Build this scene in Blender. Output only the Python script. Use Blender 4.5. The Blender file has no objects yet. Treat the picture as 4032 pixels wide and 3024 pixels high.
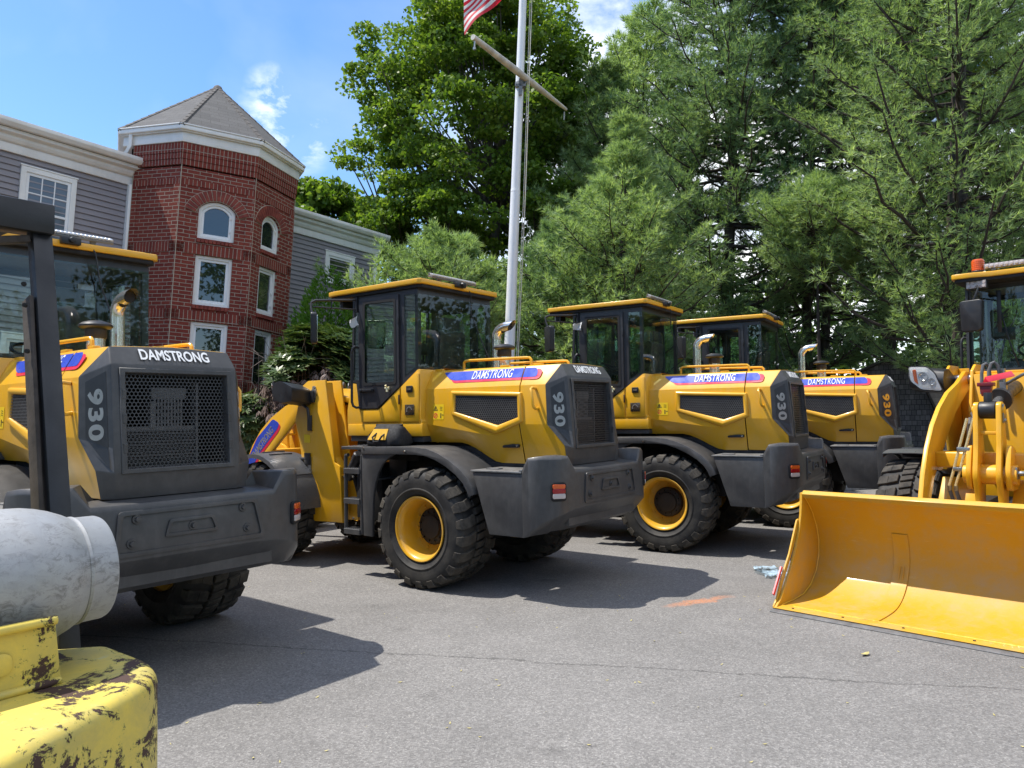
import bpy, bmesh, math, random
import numpy as np
from mathutils import Vector, Matrix, Quaternion
from mathutils.geometry import tessellate_polygon
R=math.radians; PI=math.pi
random.seed(7)
scene=bpy.context.scene
COL=scene.collection
# ------------------------------------------------------------------ camera
F_PX=2941.65; EYE=1.667; PITCH=0.0391742; ROLL=-0.0158719
def cam_axes(p,r):
    fw=Vector((0,math.cos(p),math.sin(p))); up=Vector((0,-math.sin(p),math.cos(p))); rt=Vector((1,0,0))
    return Matrix((math.cos(r)*rt+math.sin(r)*up, -math.sin(r)*rt+math.cos(r)*up, -fw)).transposed()
C1=cam_axes(PITCH,ROLL)
C2=cam_axes(PITCH+0.0325,ROLL+0.058)       # the lot slopes about 3.5 degrees: true level seen in lot coordinates
TILT=C1@C2.transposed()
cd=bpy.data.cameras.new("camera"); cam=bpy.data.objects.new("camera",cd); COL.objects.link(cam)
cd.sensor_width=36; cd.lens=F_PX/4032*36; cd.clip_start=0.05; cd.clip_end=2000
cam.matrix_world=Matrix.Translation((0,0,EYE))@C1.to_4x4()
scene.camera=cam
CAMP=Vector((0,0,EYE))
def lvl(p): return CAMP+TILT@(Vector(p)-CAMP)     # level (gravity) coordinates -> scene
# ------------------------------------------------------------------ world, sun, exposure
SUN_EL=R(63.0); sun_h=Vector((-0.993,0.121,0)).normalized()
sd=Vector((sun_h.x*math.cos(SUN_EL),sun_h.y*math.cos(SUN_EL),math.sin(SUN_EL)))
w=bpy.data.worlds.new("World"); scene.world=w; w.use_nodes=True
nt=w.node_tree; N=nt.nodes; Lk=nt.links
bg=N["Background"]; bg.inputs[1].default_value=0.15
sky=N.new("ShaderNodeTexSky"); sky.sky_type='NISHITA'; sky.sun_disc=False; sky.sun_elevation=SUN_EL
sky.sun_rotation=math.atan2(sd.x,sd.y); sky.air_density=1.0; sky.dust_density=0.6; sky.ozone_density=2.2
def wn(t,**k):
    n=N.new(t)
    for a,b in k.items(): setattr(n,a,b)
    return n
def wmath(op,a,b=None,c=None,clamp=False):
    n=N.new("ShaderNodeMath"); n.operation=op; n.use_clamp=clamp
    for i,x in enumerate((a,b,c)):
        if x is None: continue
        if isinstance(x,(int,float)): n.inputs[i].default_value=x
        else: Lk.new(x,n.inputs[i])
    return n.outputs[0]
tc=wn("ShaderNodeTexCoord")
def px_dir(u,v):      # direction of a point of the sky, fixed in the world
    d=C1@Vector(((u-2016)/F_PX,(1512-v)/F_PX,-1)); return d.normalized()
def blob(center,r0,r1):
    n=wn("ShaderNodeVectorMath",operation='DOT_PRODUCT'); Lk.new(tc.outputs['Generated'],n.inputs[0]); n.inputs[1].default_value=center
    a=wmath('ARCCOSINE',n.outputs['Value'])
    m=N.new("ShaderNodeMapRange"); Lk.new(a,m.inputs[0]); m.inputs[1].default_value=r0; m.inputs[2].default_value=r1; m.inputs[3].default_value=1; m.inputs[4].default_value=0
    m.interpolation_type='SMOOTHSTEP'
    return m.outputs[0]
def noise_w(scale,detail,rough,dist=0.3):
    n=wn("ShaderNodeTexNoise"); n.inputs['Scale'].default_value=scale; n.inputs['Detail'].default_value=detail; n.inputs['Roughness'].default_value=rough; n.inputs['Distortion'].default_value=dist
    mp=wn("ShaderNodeMapping"); mp.inputs['Scale'].default_value=(1,1,1.7); Lk.new(tc.outputs['Generated'],mp.inputs[0]); Lk.new(mp.outputs[0],n.inputs['Vector']); return n.outputs['Fac']
puff=noise_w(13,9,.6); big=noise_w(4.2,8,.58)
b1=wmath('MAXIMUM',wmath('MAXIMUM',blob(px_dir(1090,510),.005,.065),blob(px_dir(1080,370),.0,.045)),blob(px_dir(1180,540),.0,.055))
m1=wmath('MULTIPLY',b1,wmath('MULTIPLY_ADD',puff,4.8,-1.98,clamp=True),clamp=True)
b2=wmath('MAXIMUM',blob(px_dir(2750,100),.16,.36),blob(px_dir(3300,900),.25,.6))
b3=wmath('MAXIMUM',blob(Vector((.35,-.40,.85)).normalized(),.35,.85),blob(Vector((.75,.1,.65)).normalized(),.25,.75))  # unseen clouds overhead and behind the camera, added to whiten the ambient light
b2=wmath('MAXIMUM',b2,wmath('MULTIPLY',b3,.9))
m2=wmath('MULTIPLY',b2,wmath('MULTIPLY_ADD',big,4.5,-1.45,clamp=True),clamp=True)
wisp=wmath('MULTIPLY',wmath('MULTIPLY_ADD',noise_w(2.4,5,.5,.6),1.2,-.55,clamp=True),.35)
mk=wmath('MAXIMUM',wmath('MAXIMUM',m1,m2),wisp)
mx=wn("ShaderNodeMix"); mx.data_type='RGBA'
Lk.new(mk,mx.inputs[0])
hsv=wn("ShaderNodeHueSaturation"); hsv.inputs['Saturation'].default_value=1.22; hsv.inputs['Value'].default_value=.86; Lk.new(sky.outputs[0],hsv.inputs['Color'])
Lk.new(hsv.outputs[0],mx.inputs[6])
cr=wn("ShaderNodeValToRGB"); cr.color_ramp.elements[0].color=(5.0,5.3,5.9,1); cr.color_ramp.elements[1].color=(7.2,7.2,7.2,1); cr.color_ramp.elements[0].position=.35; cr.color_ramp.elements[1].position=.62
Lk.new(noise_w(7,6,.6),cr.inputs[0]); Lk.new(cr.outputs[0],mx.inputs[7])
Lk.new(mx.outputs[2],bg.inputs[0])
sl=bpy.data.lights.new("sun","SUN"); sl.energy=3.7; sl.angle=R(.55); sl.color=(1,.95,.86)
so=bpy.data.objects.new("sun",sl); COL.objects.link(so); so.rotation_euler=sd.to_track_quat('Z','Y').to_euler(); so.location=(-20,5,30)
vs=scene.view_settings; vs.view_transform='Standard'; vs.look='None'; vs.exposure=0.85; vs.gamma=1
scene.render.resolution_x=1024; scene.render.resolution_y=768
try:
    scene.cycles.max_bounces=8; scene.cycles.transparent_max_bounces=24; scene.cycles.diffuse_bounces=3; scene.cycles.glossy_bounces=3
    scene.cycles.caustics_reflective=False; scene.cycles.caustics_refractive=False
except Exception: pass
# ------------------------------------------------------------------ materials
MATS={}
def nodes(m): return m.node_tree.nodes, m.node_tree.links
class G:
    """tiny node graph helper"""
    def __init__(s,m): s.N=m.node_tree.nodes; s.L=m.node_tree.links; s.p=s.N.get('Principled BSDF')
    def n(s,t,ins=None,**k):
        x=s.N.new('ShaderNode'+t)
        for a,b in k.items(): setattr(x,a,b)
        for a,b in (ins or {}).items():
            if hasattr(b,'is_output') : s.L.new(b,x.inputs[a])
            else: x.inputs[a].default_value=b
        return x
    def m(s,op,a,b=None,c=None,clamp=False):
        x=s.N.new('ShaderNodeMath'); x.operation=op; x.use_clamp=clamp
        for i,v in enumerate((a,b,c)):
            if v is None: continue
            if isinstance(v,(int,float)): x.inputs[i].default_value=v
            else: s.L.new(v,x.inputs[i])
        return x.outputs[0]
    def co(s,kind='Object',scale=(1,1,1),rot=(0,0,0)):
        t=s.n('TexCoord'); mp=s.n('Mapping',{'Vector':t.outputs[kind],'Scale':scale,'Rotation':rot}); return mp.outputs[0]
    def noise(s,scale,detail=4,rough=.55,vec=None,dist=0):
        x=s.n('TexNoise',{'Scale':scale,'Detail':detail,'Roughness':rough,'Distortion':dist})
        s.L.new(vec if vec is not None else s.co(),x.inputs['Vector']); return x.outputs['Fac']
    def ramp(s,fac,*stops,interp='LINEAR'):
        x=s.n('ValToRGB'); x.color_ramp.interpolation=interp; e=x.color_ramp.elements
        while len(e)<len(stops): e.new(.5)
        for i,(p,c) in enumerate(stops):
            e[i].position=p; e[i].color=(c,c,c,1) if isinstance(c,(int,float)) else (*c,1)
        s.L.new(fac,x.inputs[0]); return x.outputs[0]
    def mix(s,f,a,b,bt='MIX'):
        x=s.n('Mix',data_type='RGBA',blend_type=bt)
        for i,v in ((0,f),(6,a),(7,b)):
            if hasattr(v,'is_output'): s.L.new(v,x.inputs[i])
            elif i==0: x.inputs[0].default_value=v
            else: x.inputs[i].default_value=(*v,1)
        return x.outputs[2]
    def bump(s,h,strength=.3,dist=.01,to=True):
        x=s.n('Bump',{'Height':h,'Strength':strength,'Distance':dist})
        if to: s.L.new(x.outputs[0],s.p.inputs['Normal'])
        return x.outputs[0]
    def set(s,**k):
        for a,b in k.items():
            i=s.p.inputs[a.replace('_',' ')]
            if hasattr(b,'is_output'): s.L.new(b,i)
            elif isinstance(b,tuple) and len(b)==3: i.default_value=(*b,1)
            else: i.default_value=b
def newmat(name):
    m=bpy.data.materials.new(name); m.use_nodes=True; MATS[name]=m; return m,G(m)
def simple(name,color,rough=.5,metal=0.,var=.12,vs=3.,bump=0.,bs=60.,coat=0.,spec=.5,rvar=.12):
    m,g=newmat(name)
    co=g.co(); n=g.noise(vs,5,.6,co)
    a=tuple(max(0,c*(1-var)) for c in color); b=tuple(min(1,c*(1+var)) for c in color)
    g.set(Base_Color=g.ramp(n,(.3,a),(.7,b)),Metallic=metal,Roughness=g.ramp(g.noise(vs*2.3,4,.6,co),(.3,max(0,rough-rvar)),(.7,min(1,rough+rvar))),Coat_Weight=coat,Specular_IOR_Level=spec)
    if bump: g.bump(g.noise(bs,3,.6,co),bump,.004)
    return m
# machine paint with faint dust and orange peel
def paint(name,col,rough=.32,coat=.35,dust=.10,dcol=(.42,.36,.27),bump=.02,bs=900,scratch=0.):
    m,g=newmat(name); co=g.co()
    n=g.noise(2.2,6,.62,co); n2=g.noise(14,5,.6,co)
    base=g.ramp(g.noise(1.1,4,.5,co),(.3,tuple(c*.93 for c in col)),(.7,tuple(min(1,c*1.05) for c in col)))
    d=g.m('MULTIPLY',g.ramp(g.m('MULTIPLY',n,g.m('ADD',n2,.5)),(.42,0.),(.75,1.)),dust*2.2)
    stk=g.ramp(g.noise(5,5,.7,g.co(scale=(2.2,2.2,.35))),(.50,0.),(.78,.30*min(1,dust*8))); d=g.m('MAXIMUM',d,stk)
    cc=g.mix(d,base,dcol)
    if scratch:
        s1=g.ramp(g.noise(7,7,.8,g.co(scale=(9,.55,9),rot=(.12,0,.10)),.2),(.62,0.),(.655,scratch)); s2=g.ramp(g.noise(9,7,.8,g.co(scale=(.6,7,7),rot=(0,.15,-.2)),.2),(.63,0.),(.66,scratch*.8)); cc=g.mix(s1,cc,(.62,.44,.16)); cc=g.mix(s2,cc,(.30,.15,.03))
    g.set(Base_Color=cc,Roughness=g.m('ADD',g.m('MULTIPLY',n2,.14),rough-.05),Coat_Weight=coat,Coat_Roughness=.12)
    g.bump(g.noise(bs/10,2,.5,co),bump,.002)
    return m
paint('yellow',(.74,.380,.009),.34,.30,.06)
paint('yellow_rim',(.66,.35,.015),.36,.25,.10)
paint('grey_paint',(.047,.047,.049),.42,.05,.14,(.16,.155,.15),.10,2600)
paint('cab_black',(.028,.028,.032),.38,.10,.07,(.12,.12,.12),.03)
simple('black_plastic',(.016,.016,.018),.45,0,.2,6,.08,300)
simple('grey_plastic',(.075,.077,.082),.36,0,.15,6,.06,300)
simple('matte_black',(.008,.008,.009),.75,0,.2,6)
simple('hub_dark',(.03,.024,.02),.6,.2,.3,9,.2,60)
simple('chrome',(.78,.77,.75),.17,.88,.05,8,0,60,0,.5,.05)
simple('steel',(.36,.35,.33),.38,1.,.15,10)
simple('grey_steel',(.20,.20,.20),.5,.5,.25,8,.1,80)
simple('brass',(.78,.70,.42),.30,.55,.15,14)
simple('hose_rubber',(.10,.10,.105),.5,0,.2,30,.3,200)
simple('seat_fabric',(.03,.03,.034),.7,0,.2,10)
simple('white_tag',(.72,.72,.70),.6,0,.05,10)
simple('sticker_yellow',(.78,.52,.015),.4,0,.04,10)
simple('sticker_black',(.02,.02,.02),.5)
simple('sticker_red',(.72,.02,.05),.35,0,.06,10)
simple('badge_blue',(.035,.075,.50),.28,0,.06,3,0,60,.3)
simple('badge_red',(.72,.025,.07),.3,0,.05,3,0,60,.3)
simple('badge_white',(.82,.82,.82),.35,0,.03,3)
simple('panel_plate',(.16,.13,.10),.3,.8,.5,30)
simple('maroon_paint',(.16,.012,.02),.4,0,.2,12)
simple('radiator_metal',(.15,.15,.155),.5,.5,.2,12)
simple('spray_silver',(.42,.41,.39),.38,.6,.15,14)
simple('lamp_bar',(.50,.50,.50),.2,.3,.1,30)
simple('lamp_white',(.84,.84,.85),.2,.2,.08,30)
def tyre_mat():
    m,g=newmat('tyre_rubber'); co=g.co()
    d=g.ramp(g.noise(5,6,.65,co),(.4,(.016,.016,.017)),(.62,(.045,.042,.038)))
    g.set(Base_Color=d,Roughness=.68,Specular_IOR_Level=.35); g.bump(g.noise(120,3,.6,co),.12,.003)
    m,g=newmat('tread_rubber'); co=g.co()
    d=g.ramp(g.noise(9,6,.65,co),(.35,(.030,.028,.026)),(.65,(.085,.075,.062)))
    g.set(Base_Color=d,Roughness=.85,Specular_IOR_Level=.25); g.bump(g.noise(70,4,.7,co),.35,.004)
tyre_mat()
def glassy(name,tint,rough=.0,ior=1.45,alpha=.0,dirt=.04,dc=(.55,.58,.56)):
    m,g=newmat(name); g.N.remove(g.p)
    out=g.N.get('Material Output')
    tr=g.n('BsdfTransparent',{'Color':(*tint,1)}); gl=g.n('BsdfAnisotropic' if 0 else 'BsdfGlossy',{'Color':(1,1,1,1),'Roughness':rough+.015})
    fr=g.n('Fresnel',{'IOR':ior}); f2=g.m('MULTIPLY_ADD',fr.outputs[0],.62,.02,clamp=True)
    mx=g.n('MixShader'); g.L.new(f2,mx.inputs[0]); g.L.new(tr.outputs[0],mx.inputs[1]); g.L.new(gl.outputs[0],mx.inputs[2])
    df=g.n('BsdfDiffuse',{'Color':(*dc,1)}); m2=g.n('MixShader'); 
    nz=g.ramp(g.noise(5,5,.65),(.4,0.),(.8,dirt*2.2)); g.L.new(nz,m2.inputs[0]); g.L.new(mx.outputs[0],m2.inputs[1]); g.L.new(df.outputs[0],m2.inputs[2])
    g.L.new(m2.outputs[0],out.inputs[0]); return m
glassy('cab_glass',(.80,.92,.87),0,1.55,dirt=.01)
glassy('lens_glass',(.92,.94,.95),0,1.45,dirt=.05)
glassy('plastic_film',(.88,.92,.94),.12,1.5,dirt=.08)
glassy('litter_film',(.75,.85,.92),.12,1.7,dirt=.6,dc=(.50,.66,.78))
glassy('amber_glass',(.95,.28,.03),.05,1.5,dirt=.02)
def emis_free_plastic(name,col):
    m,g=newmat(name); g.set(Base_Color=col,Roughness=.18,Coat_Weight=.6,Transmission_Weight=.25,IOR=1.45); return m
emis_free_plastic('amber_plastic',(.85,.14,.02)); emis_free_plastic('red_plastic',(.38,.008,.012)); emis_free_plastic('clear_plastic',(.66,.58,.56))
# ------------------------------------------------------------------ mesh helpers
class M:
    def __init__(s): s.v=[]; s.f=[]
    def add(s,vs,fs):
        o=len(s.v); s.v+= [tuple(x) for x in vs]; s.f+= [tuple(i+o for i in f) for f in fs]; return s
    def box(s,x0,x1,y0,y1,z0,z1,mat=None):
        vs=[(x,y,z) for x in (x0,x1) for y in (y0,y1) for z in (z0,z1)]
        if mat is not None: vs=[mat@Vector(v) for v in vs]
        return s.add(vs,[(0,1,3,2),(4,6,7,5),(0,4,5,1),(2,3,7,6),(0,2,6,4),(1,5,7,3)])
    def prism(s,poly,a,b,plane='xz',mat=None):
        """poly 2d, extruded along the third axis from a to b"""
        n=len(poly)
        def P(p,t):
            q={'xz':(p[0],t,p[1]),'xy':(p[0],p[1],t),'yz':(t,p[0],p[1])}[plane]
            return mat@Vector(q) if mat is not None else q
        vs=[P(p,a) for p in poly]+[P(p,b) for p in poly]
        fs=[tuple(range(n))[::-1],tuple(range(n,2*n))]+[(i,(i+1)%n,(i+1)%n+n,i+n) for i in range(n)]
        return s.add(vs,fs)
    def plate(s,loops,a,b,plane='xz',mat=None):
        """flat plate with holes: loops[0] outer, the rest holes"""
        allp=[p for l in loops for p in l]
        tris=tessellate_polygon([[Vector((p[0],p[1],0)) for p in l] for l in loops])
        def P(p,t):
            q={'xz':(p[0],t,p[1]),'xy':(p[0],p[1],t),'yz':(t,p[0],p[1])}[plane]
            return mat@Vector(q) if mat is not None else q
        n=len(allp); vs=[P(p,a) for p in allp]+[P(p,b) for p in allp]; fs=[]
        for t in tris: fs.append(tuple(t)); fs.append(tuple(i+n for i in t[::-1]))
        o=0
        for l in loops:
            k=len(l)
            for i in range(k): fs.append((o+i,o+(i+1)%k,o+(i+1)%k+n,o+i+n))
            o+=k
        return s.add(vs,fs)
    def tube(s,pts,r,n=10,cap=True):
        pts=[Vector(p) for p in pts]; rr=r if isinstance(r,(list,tuple)) else [r]*len(pts)
        o=len(s.v); ref=None; rings=[]
        for i,p in enumerate(pts):
            d=((pts[min(i+1,len(pts)-1)]-p).normalized()+(p-pts[max(i-1,0)]).normalized())
            if d.length<1e-6: d=Vector((0,0,1))
            d.normalize()
            if ref is None:
                ref=d.orthogonal().normalized()
            else:
                ref=(ref-d*ref.dot(d)).normalized()
            b=d.cross(ref)
            rings.append([p+rr[i]*(math.cos(2*PI*k/n)*ref+math.sin(2*PI*k/n)*b) for k in range(n)])
        vs=[v for ring in rings for v in ring]; fs=[]
        for i in range(len(pts)-1):
            for k in range(n): fs.append((i*n+k,i*n+(k+1)%n,(i+1)*n+(k+1)%n,(i+1)*n+k))
        if cap: fs.append(tuple(range(n))[::-1]); fs.append(tuple((len(pts)-1)*n+k for k in range(n)))
        return s.add(vs,fs)
    def lathe(s,prof,n=32,axis='z',mat=None,close=False):
        """prof: (radius, height)"""
        vs=[];m=len(prof)
        for k in range(n):
            a=2*PI*k/n; c,t=math.cos(a),math.sin(a)
            for r,h in prof:
                q={'z':(r*c,r*t,h),'y':(r*c,h,r*t),'x':(h,r*c,r*t)}[axis]
                vs.append(mat@Vector(q) if mat is not None else q)
        fs=[]
        for k in range(n):
            for i in range(m-1 if not close else m):
                j=(i+1)%m; a=k*m; b=((k+1)%n)*m
                fs.append((a+i,b+i,b+j,a+j))
        return s.add(vs,fs)
    def grid(s,rows,flip=False):
        m=len(rows[0]); vs=[p for r in rows for p in r]; fs=[]
        for i in range(len(rows)-1):
            for j in range(m-1):
                q=(i*m+j,i*m+j+1,(i+1)*m+j+1,(i+1)*m+j); fs.append(q[::-1] if flip else q)
        return s.add(vs,fs)
    def mirror(s,o=0):
        """append a copy mirrored in y"""
        n=len(s.v); fs=list(s.f); s.v+= [(x,-y,z) for x,y,z in s.v]; s.f+= [tuple(i+n for i in f[::-1]) for f in fs]; return s
    def flipy(s):
        s.v=[(x,-y,z) for x,y,z in s.v]; s.f=[f[::-1] for f in s.f]; return s
    def xf(s,m): s.v=[tuple(m@Vector(p)) for p in s.v]; return s
    def mesh(s,name,bevel=0,seg=2,sharp=35,smooth=True,merge=True,solid=0,bang=28):
        bm=bmesh.new(); vv=[bm.verts.new(p) for p in s.v]
        for f in s.f:
            if len(set(f))<3: continue
            try: bm.faces.new([vv[i] for i in f])
            except ValueError: pass
        if merge: bmesh.ops.remove_doubles(bm,verts=bm.verts,dist=1e-5)
        bmesh.ops.recalc_face_normals(bm,faces=bm.faces)
        if solid: 
            bmesh.ops.solidify(bm,geom=bm.faces[:],thickness=solid); bmesh.ops.recalc_face_normals(bm,faces=bm.faces)
        if bevel:
            es=[e for e in bm.edges if len(e.link_faces)==2 and e.calc_face_angle(0)>R(bang)]
            if es: bmesh.ops.bevel(bm,geom=es,offset=bevel,offset_type='OFFSET',segments=seg,profile=.5,affect='EDGES',clamp_overlap=True)
        me=bpy.data.meshes.new(name); bm.to_mesh(me); bm.free()
        if smooth:
            me.shade_smooth(); me.set_sharp_from_angle(angle=R(sharp))
        return me
    def obj(s,name,mat,parent=None,**k):
        return link(name,s.mesh(name,**k),mat,parent)
def link(name,me,mat,parent=None):
    o=bpy.data.objects.new(name,me); COL.objects.link(o)
    if mat: me.materials.clear(); me.materials.append(MATS[mat])
    if parent: o.parent=parent
    return o
def empty(name,loc=(0,0,0),rz=0,rot=None):
    o=bpy.data.objects.new(name,None); COL.objects.link(o); o.location=loc; o.empty_display_size=.3
    if rot is not None: o.rotation_mode='QUATERNION'; o.rotation_quaternion=rot
    else: o.rotation_euler=(0,0,rz)
    return o
def tag(o,label=None,cat=None,group=None,kind=None):
    if label: o['label']=label
    if cat: o['category']=cat
    if group: o['group']=group
    if kind: o['kind']=kind
    return o
def copy_tree(o,parent=None):
    c=o.copy(); COL.objects.link(c)
    if parent: c.parent=parent
    for ch in list(o.children): copy_tree(ch,c)
    return c
def rounded(pts,r,n=4):
    """round the corners of a 2d polygon"""
    out=[];k=len(pts)
    for i in range(k):
        p=Vector(pts[i]);a=Vector(pts[i-1]);b=Vector(pts[(i+1)%k])
        rr=r[i] if isinstance(r,(list,tuple)) else r
        da=(a-p);db=(b-p);l=min(rr,da.length*.48,db.length*.48)
        p0=p+da.normalized()*l;p1=p+db.normalized()*l
        for j in range(n+1):
            t=j/n; out.append(tuple(p0*(1-t)**2+p*2*t*(1-t)+p1*t*t))
    return out
_txt={}
def text_mesh(body,size=1.,bold=.012,shear=0.,sx=1.,ext=.004,spacing=1.):
    key=(body,size,bold,shear,sx,ext,spacing)
    if key in _txt: return _txt[key]
    cu=bpy.data.curves.new('lettering','FONT'); cu.body=body; cu.size=size; cu.offset=bold*size; cu.shear=shear; cu.extrude=ext/2; cu.space_character=spacing
    cu.align_x='CENTER'; cu.align_y='CENTER'; cu.resolution_u=5
    to=bpy.data.objects.new('lettering',cu); COL.objects.link(to)
    dg=bpy.context.evaluated_depsgraph_get(); me=bpy.data.meshes.new_from_object(to.evaluated_get(dg))
    bpy.data.objects.remove(to); bpy.data.curves.remove(cu)
    co=[v.co.copy() for v in me.vertices]
    x0=min(c.x for c in co);x1=max(c.x for c in co);y0=min(c.y for c in co);y1=max(c.y for c in co)
    out=([( (c.x-(x0+x1)/2)*sx, c.y-(y0+y1)/2, c.z) for c in co],[tuple(p.vertices) for p in me.polygons],((x1-x0)*sx,y1-y0))
    bpy.data.meshes.remove(me); _txt[key]=out; return out
def place_text(body,w,h,origin,ux,uy,ext=.003,bold=.012,shear=0.,spacing=1.):
    """lettering w wide and h high centred at origin, reading along ux, up along uy"""
    vs,fs,(tw,th)=text_mesh(body,1.,bold,shear,1.,.004,spacing)
    o=Vector(origin);ux=Vector(ux).normalized();uy=Vector(uy).normalized();n=ux.cross(uy)
    m=M(); m.add([o+ux*(x/tw*w)+uy*(y/th*h)+n*(z/.004*ext) for x,y,z in vs],fs); return m
# ------------------------------------------------------------------ wheel loader, local axes: x forward, y left, z up, origin on the ground under the rear axle
WB=2.60; WR=.575
def hex_mesh(loop,pitch,web,t,plane,thick=0):
    """honeycomb sheet inside a 2d loop"""
    xs=[p[0] for p in loop];zs=[p[1] for p in loop]
    def inside(x,z):
        c=False;n=len(loop)
        for i in range(n):
            a=loop[i];b=loop[i-1]
            if (a[1]>z)!=(b[1]>z) and x<(b[0]-a[0])*(z-a[1])/(b[1]-a[1])+a[0]: c=not c
        return c
    Ro=pitch/math.sqrt(3); Ri=Ro-web/2/math.cos(PI/6)
    m=M(); row=0; z=min(zs)
    while z<=max(zs)+Ro:
        x=min(xs)-(pitch/2 if row%2 else 0)
        while x<=max(xs)+pitch:
            if inside(x,z) or inside(x+pitch*.3,z) or inside(x-pitch*.3,z):
                vs=[];
                for rr in (Ro,Ri):
                    for k in range(6):
                        a=PI/6+k*PI/3; p=(x+rr*math.cos(a),z+rr*math.sin(a))
                        vs.append({'xz':(p[0],t,p[1]),'yz':(t,p[0],p[1])}[plane])
                m.add(vs,[(k,(k+1)%6,(k+1)%6+6,k+6) for k in range(6)])
            x+=pitch
        z+=Ro*1.5; row+=1
    return m
def tread_blocks():
    m=M(); NB=22; p=2*PI/NB
    def pt(th,y,r): return (r*math.cos(th),y,r*math.sin(th))
    def block(c,rt=.578,rb=.538,inset=.006):
        """c: four (theta,y) corners in order"""
        cy=sum(q[1] for q in c)/4; ct=sum(q[0] for q in c)/4
        top=[(q[0]+(ct-q[0])*.07,q[1]+(cy-q[1])*.07) for q in c]
        def rr(y): return -.018*(abs(y)/.25)**4
        vs=[pt(a,y,rb) for a,y in c]+[pt(a,y,rt+rr(y)) for a,y in top]
        m.add(vs,[(0,1,2,3),(4,7,6,5),(0,4,5,1),(1,5,6,2),(2,6,7,3),(3,7,4,0)])
    for k in range(NB):
        a=k*p
        for s,off in ((1,0),(-1,p*.5)):
            t=a+off
            block([(t,s*.075),(t+.62*p,s*.075),(t+.80*p,s*.165),(t+.18*p,s*.165)])
            block([(t+.20*p,s*.160),(t+.80*p,s*.160),(t+.86*p,s*.253),(t+.20*p,s*.253)])
            # shoulder of the lug running down the sidewall
            c0,c1=t+.22*p,t+.82*p
            vs=[pt(c0,s*.225,.565),pt(c1,s*.225,.565),pt(c1,s*.262,.545),pt(c0,s*.262,.545),pt(c0+.02,s*.270,.492),pt(c1-.02,s*.270,.492),pt(c1-.02,s*.24,.49),pt(c0+.02,s*.24,.49)]
            m.add(vs,[(0,1,2,3),(3,2,5,4),(4,5,6,7),(0,3,4,7),(1,6,5,2),(0,7,6,1)])
        block([(a+.05*p,-.058),(a+.42*p,-.058),(a+.62*p,.058),(a+.22*p,.058)])
        block([(a+.55*p,-.058),(a+.95*p,-.058),(a+1.12*p,.058),(a+.72*p,.058)])
    return m
def make_wheel_meshes():
    prof=[(.300,.205),(.318,.232),(.345,.247),(.375,.262),(.378,.268),(.388,.268),(.392,.264),(.44,.270),(.475,.268),(.51,.258),(.538,.235),(.546,.20),(.548,0)]
    prof=prof+[(r,-y) for r,y in prof[::-1][1:]]
    t=M().lathe(prof,72,'y').mesh('tyre',sharp=50)
    tr=tread_blocks().mesh('tread',bevel=.004,seg=1,sharp=30)
    rp=[(.296,.205),(.304,.222),(.311,.240),(.313,.247),(.306,.250),(.296,.246),(.293,.232),(.284,.226),(.276,.205),(.268,.190),(.262,.170),(.260,.03),(.252,.012),(.175,.004),(.02,.004)]
    rm=M().lathe(rp,64,'y')
    for k in range(12):
        a=2*PI*k/12+.2; rm.lathe([(0,.024),(.011,.024),(.012,.004)],6,'y',Matrix.Translation((.225*math.cos(a),0,.225*math.sin(a))))
    rb=[(.262,-.02),(.262,-.19),(.30,-.21),(.30,-.235)]
    rm.lathe(rb,40,'y'); rm=rm.mesh('rim',sharp=38)
    hb=M().lathe([(.178,.0),(.178,.045),(.165,.060),(.120,.066),(.112,.088),(.05,.094),(0,.094)],40,'y')
    for k in range(12):
        a=2*PI*k/12; hb.lathe([(0,.082),(.010,.082),(.012,.058)],6,'y',Matrix.Translation((.143*math.cos(a),0,.143*math.sin(a))))
    hb.lathe([(.10,-.30),(.12,-.02)],20,'y'); hb=hb.mesh('wheel',sharp=38)
    return t,tr,rm,hb
WM=make_wheel_meshes()
def wheel(root,x,s,ph):
    h=link('wheel',WM[3],'hub_dark',root); h.location=(x,s*.765,WR)
    h.rotation_euler=(0,ph,0) if s>0 else (0,ph,PI)
    ty=link('tyre',WM[0],'tyre_rubber',h); 
    tr=link('tread',WM[1],'tread_rubber',h)
    rm=link('rim',WM[2],'yellow_rim',h)
    # moulded ring of lettering-like marks is too small to read: left out
    return h
# ---- hood
XF=.36; XS=-.867; XS2=-.877
def crease_z(x): return 1.57+( -.12*(1-abs(x+.56)/.85) if abs(x+.56)<.85 else 0) if x>-.56 else 1.45+min(1,(-.56-x)/.32)*.115
def bottom_z(x):
    pts=[(-1.6,1.185),(-.62,1.185),(-.54,1.19),(-.42,1.245),(-.30,1.31),(-.18,1.36),(-.08,1.38),(.4,1.38)]
    for (a,za),(b,zb) in zip(pts,pts[1:]):
        if a<=x<=b: return za+(zb-za)*(x-a)/(b-a)
    return 1.38
def hood_rows(xs,front=False):
    rows=[]
    for x in xs:
        te=.43 if x>-1.05 else .43-(-1.05-x)*.15
        rows.append([(x,0,2.138),(x,te-.03,2.124),(x,te,2.112),(x-.0,.530,1.930),(x,.552,crease_z(x)),(x,.505,(crease_z(x)+bottom_z(x))/2),(x,.455,bottom_z(x)),(x,.40,bottom_z(x))])
    if front:
        r=rows[0]; rows.insert(0,[(x-(.0 if abs(y)<.5 else 0)+.0,max(0,y-.05),z-.02 if z>2 else z) for x,y,z in r])
        rows[0]=[(x+.004,y*.90,z) for x,y,z in r]
        rows.insert(0,[(.30,y*.88,z) for x,y,z in r])
    return rows
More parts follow.
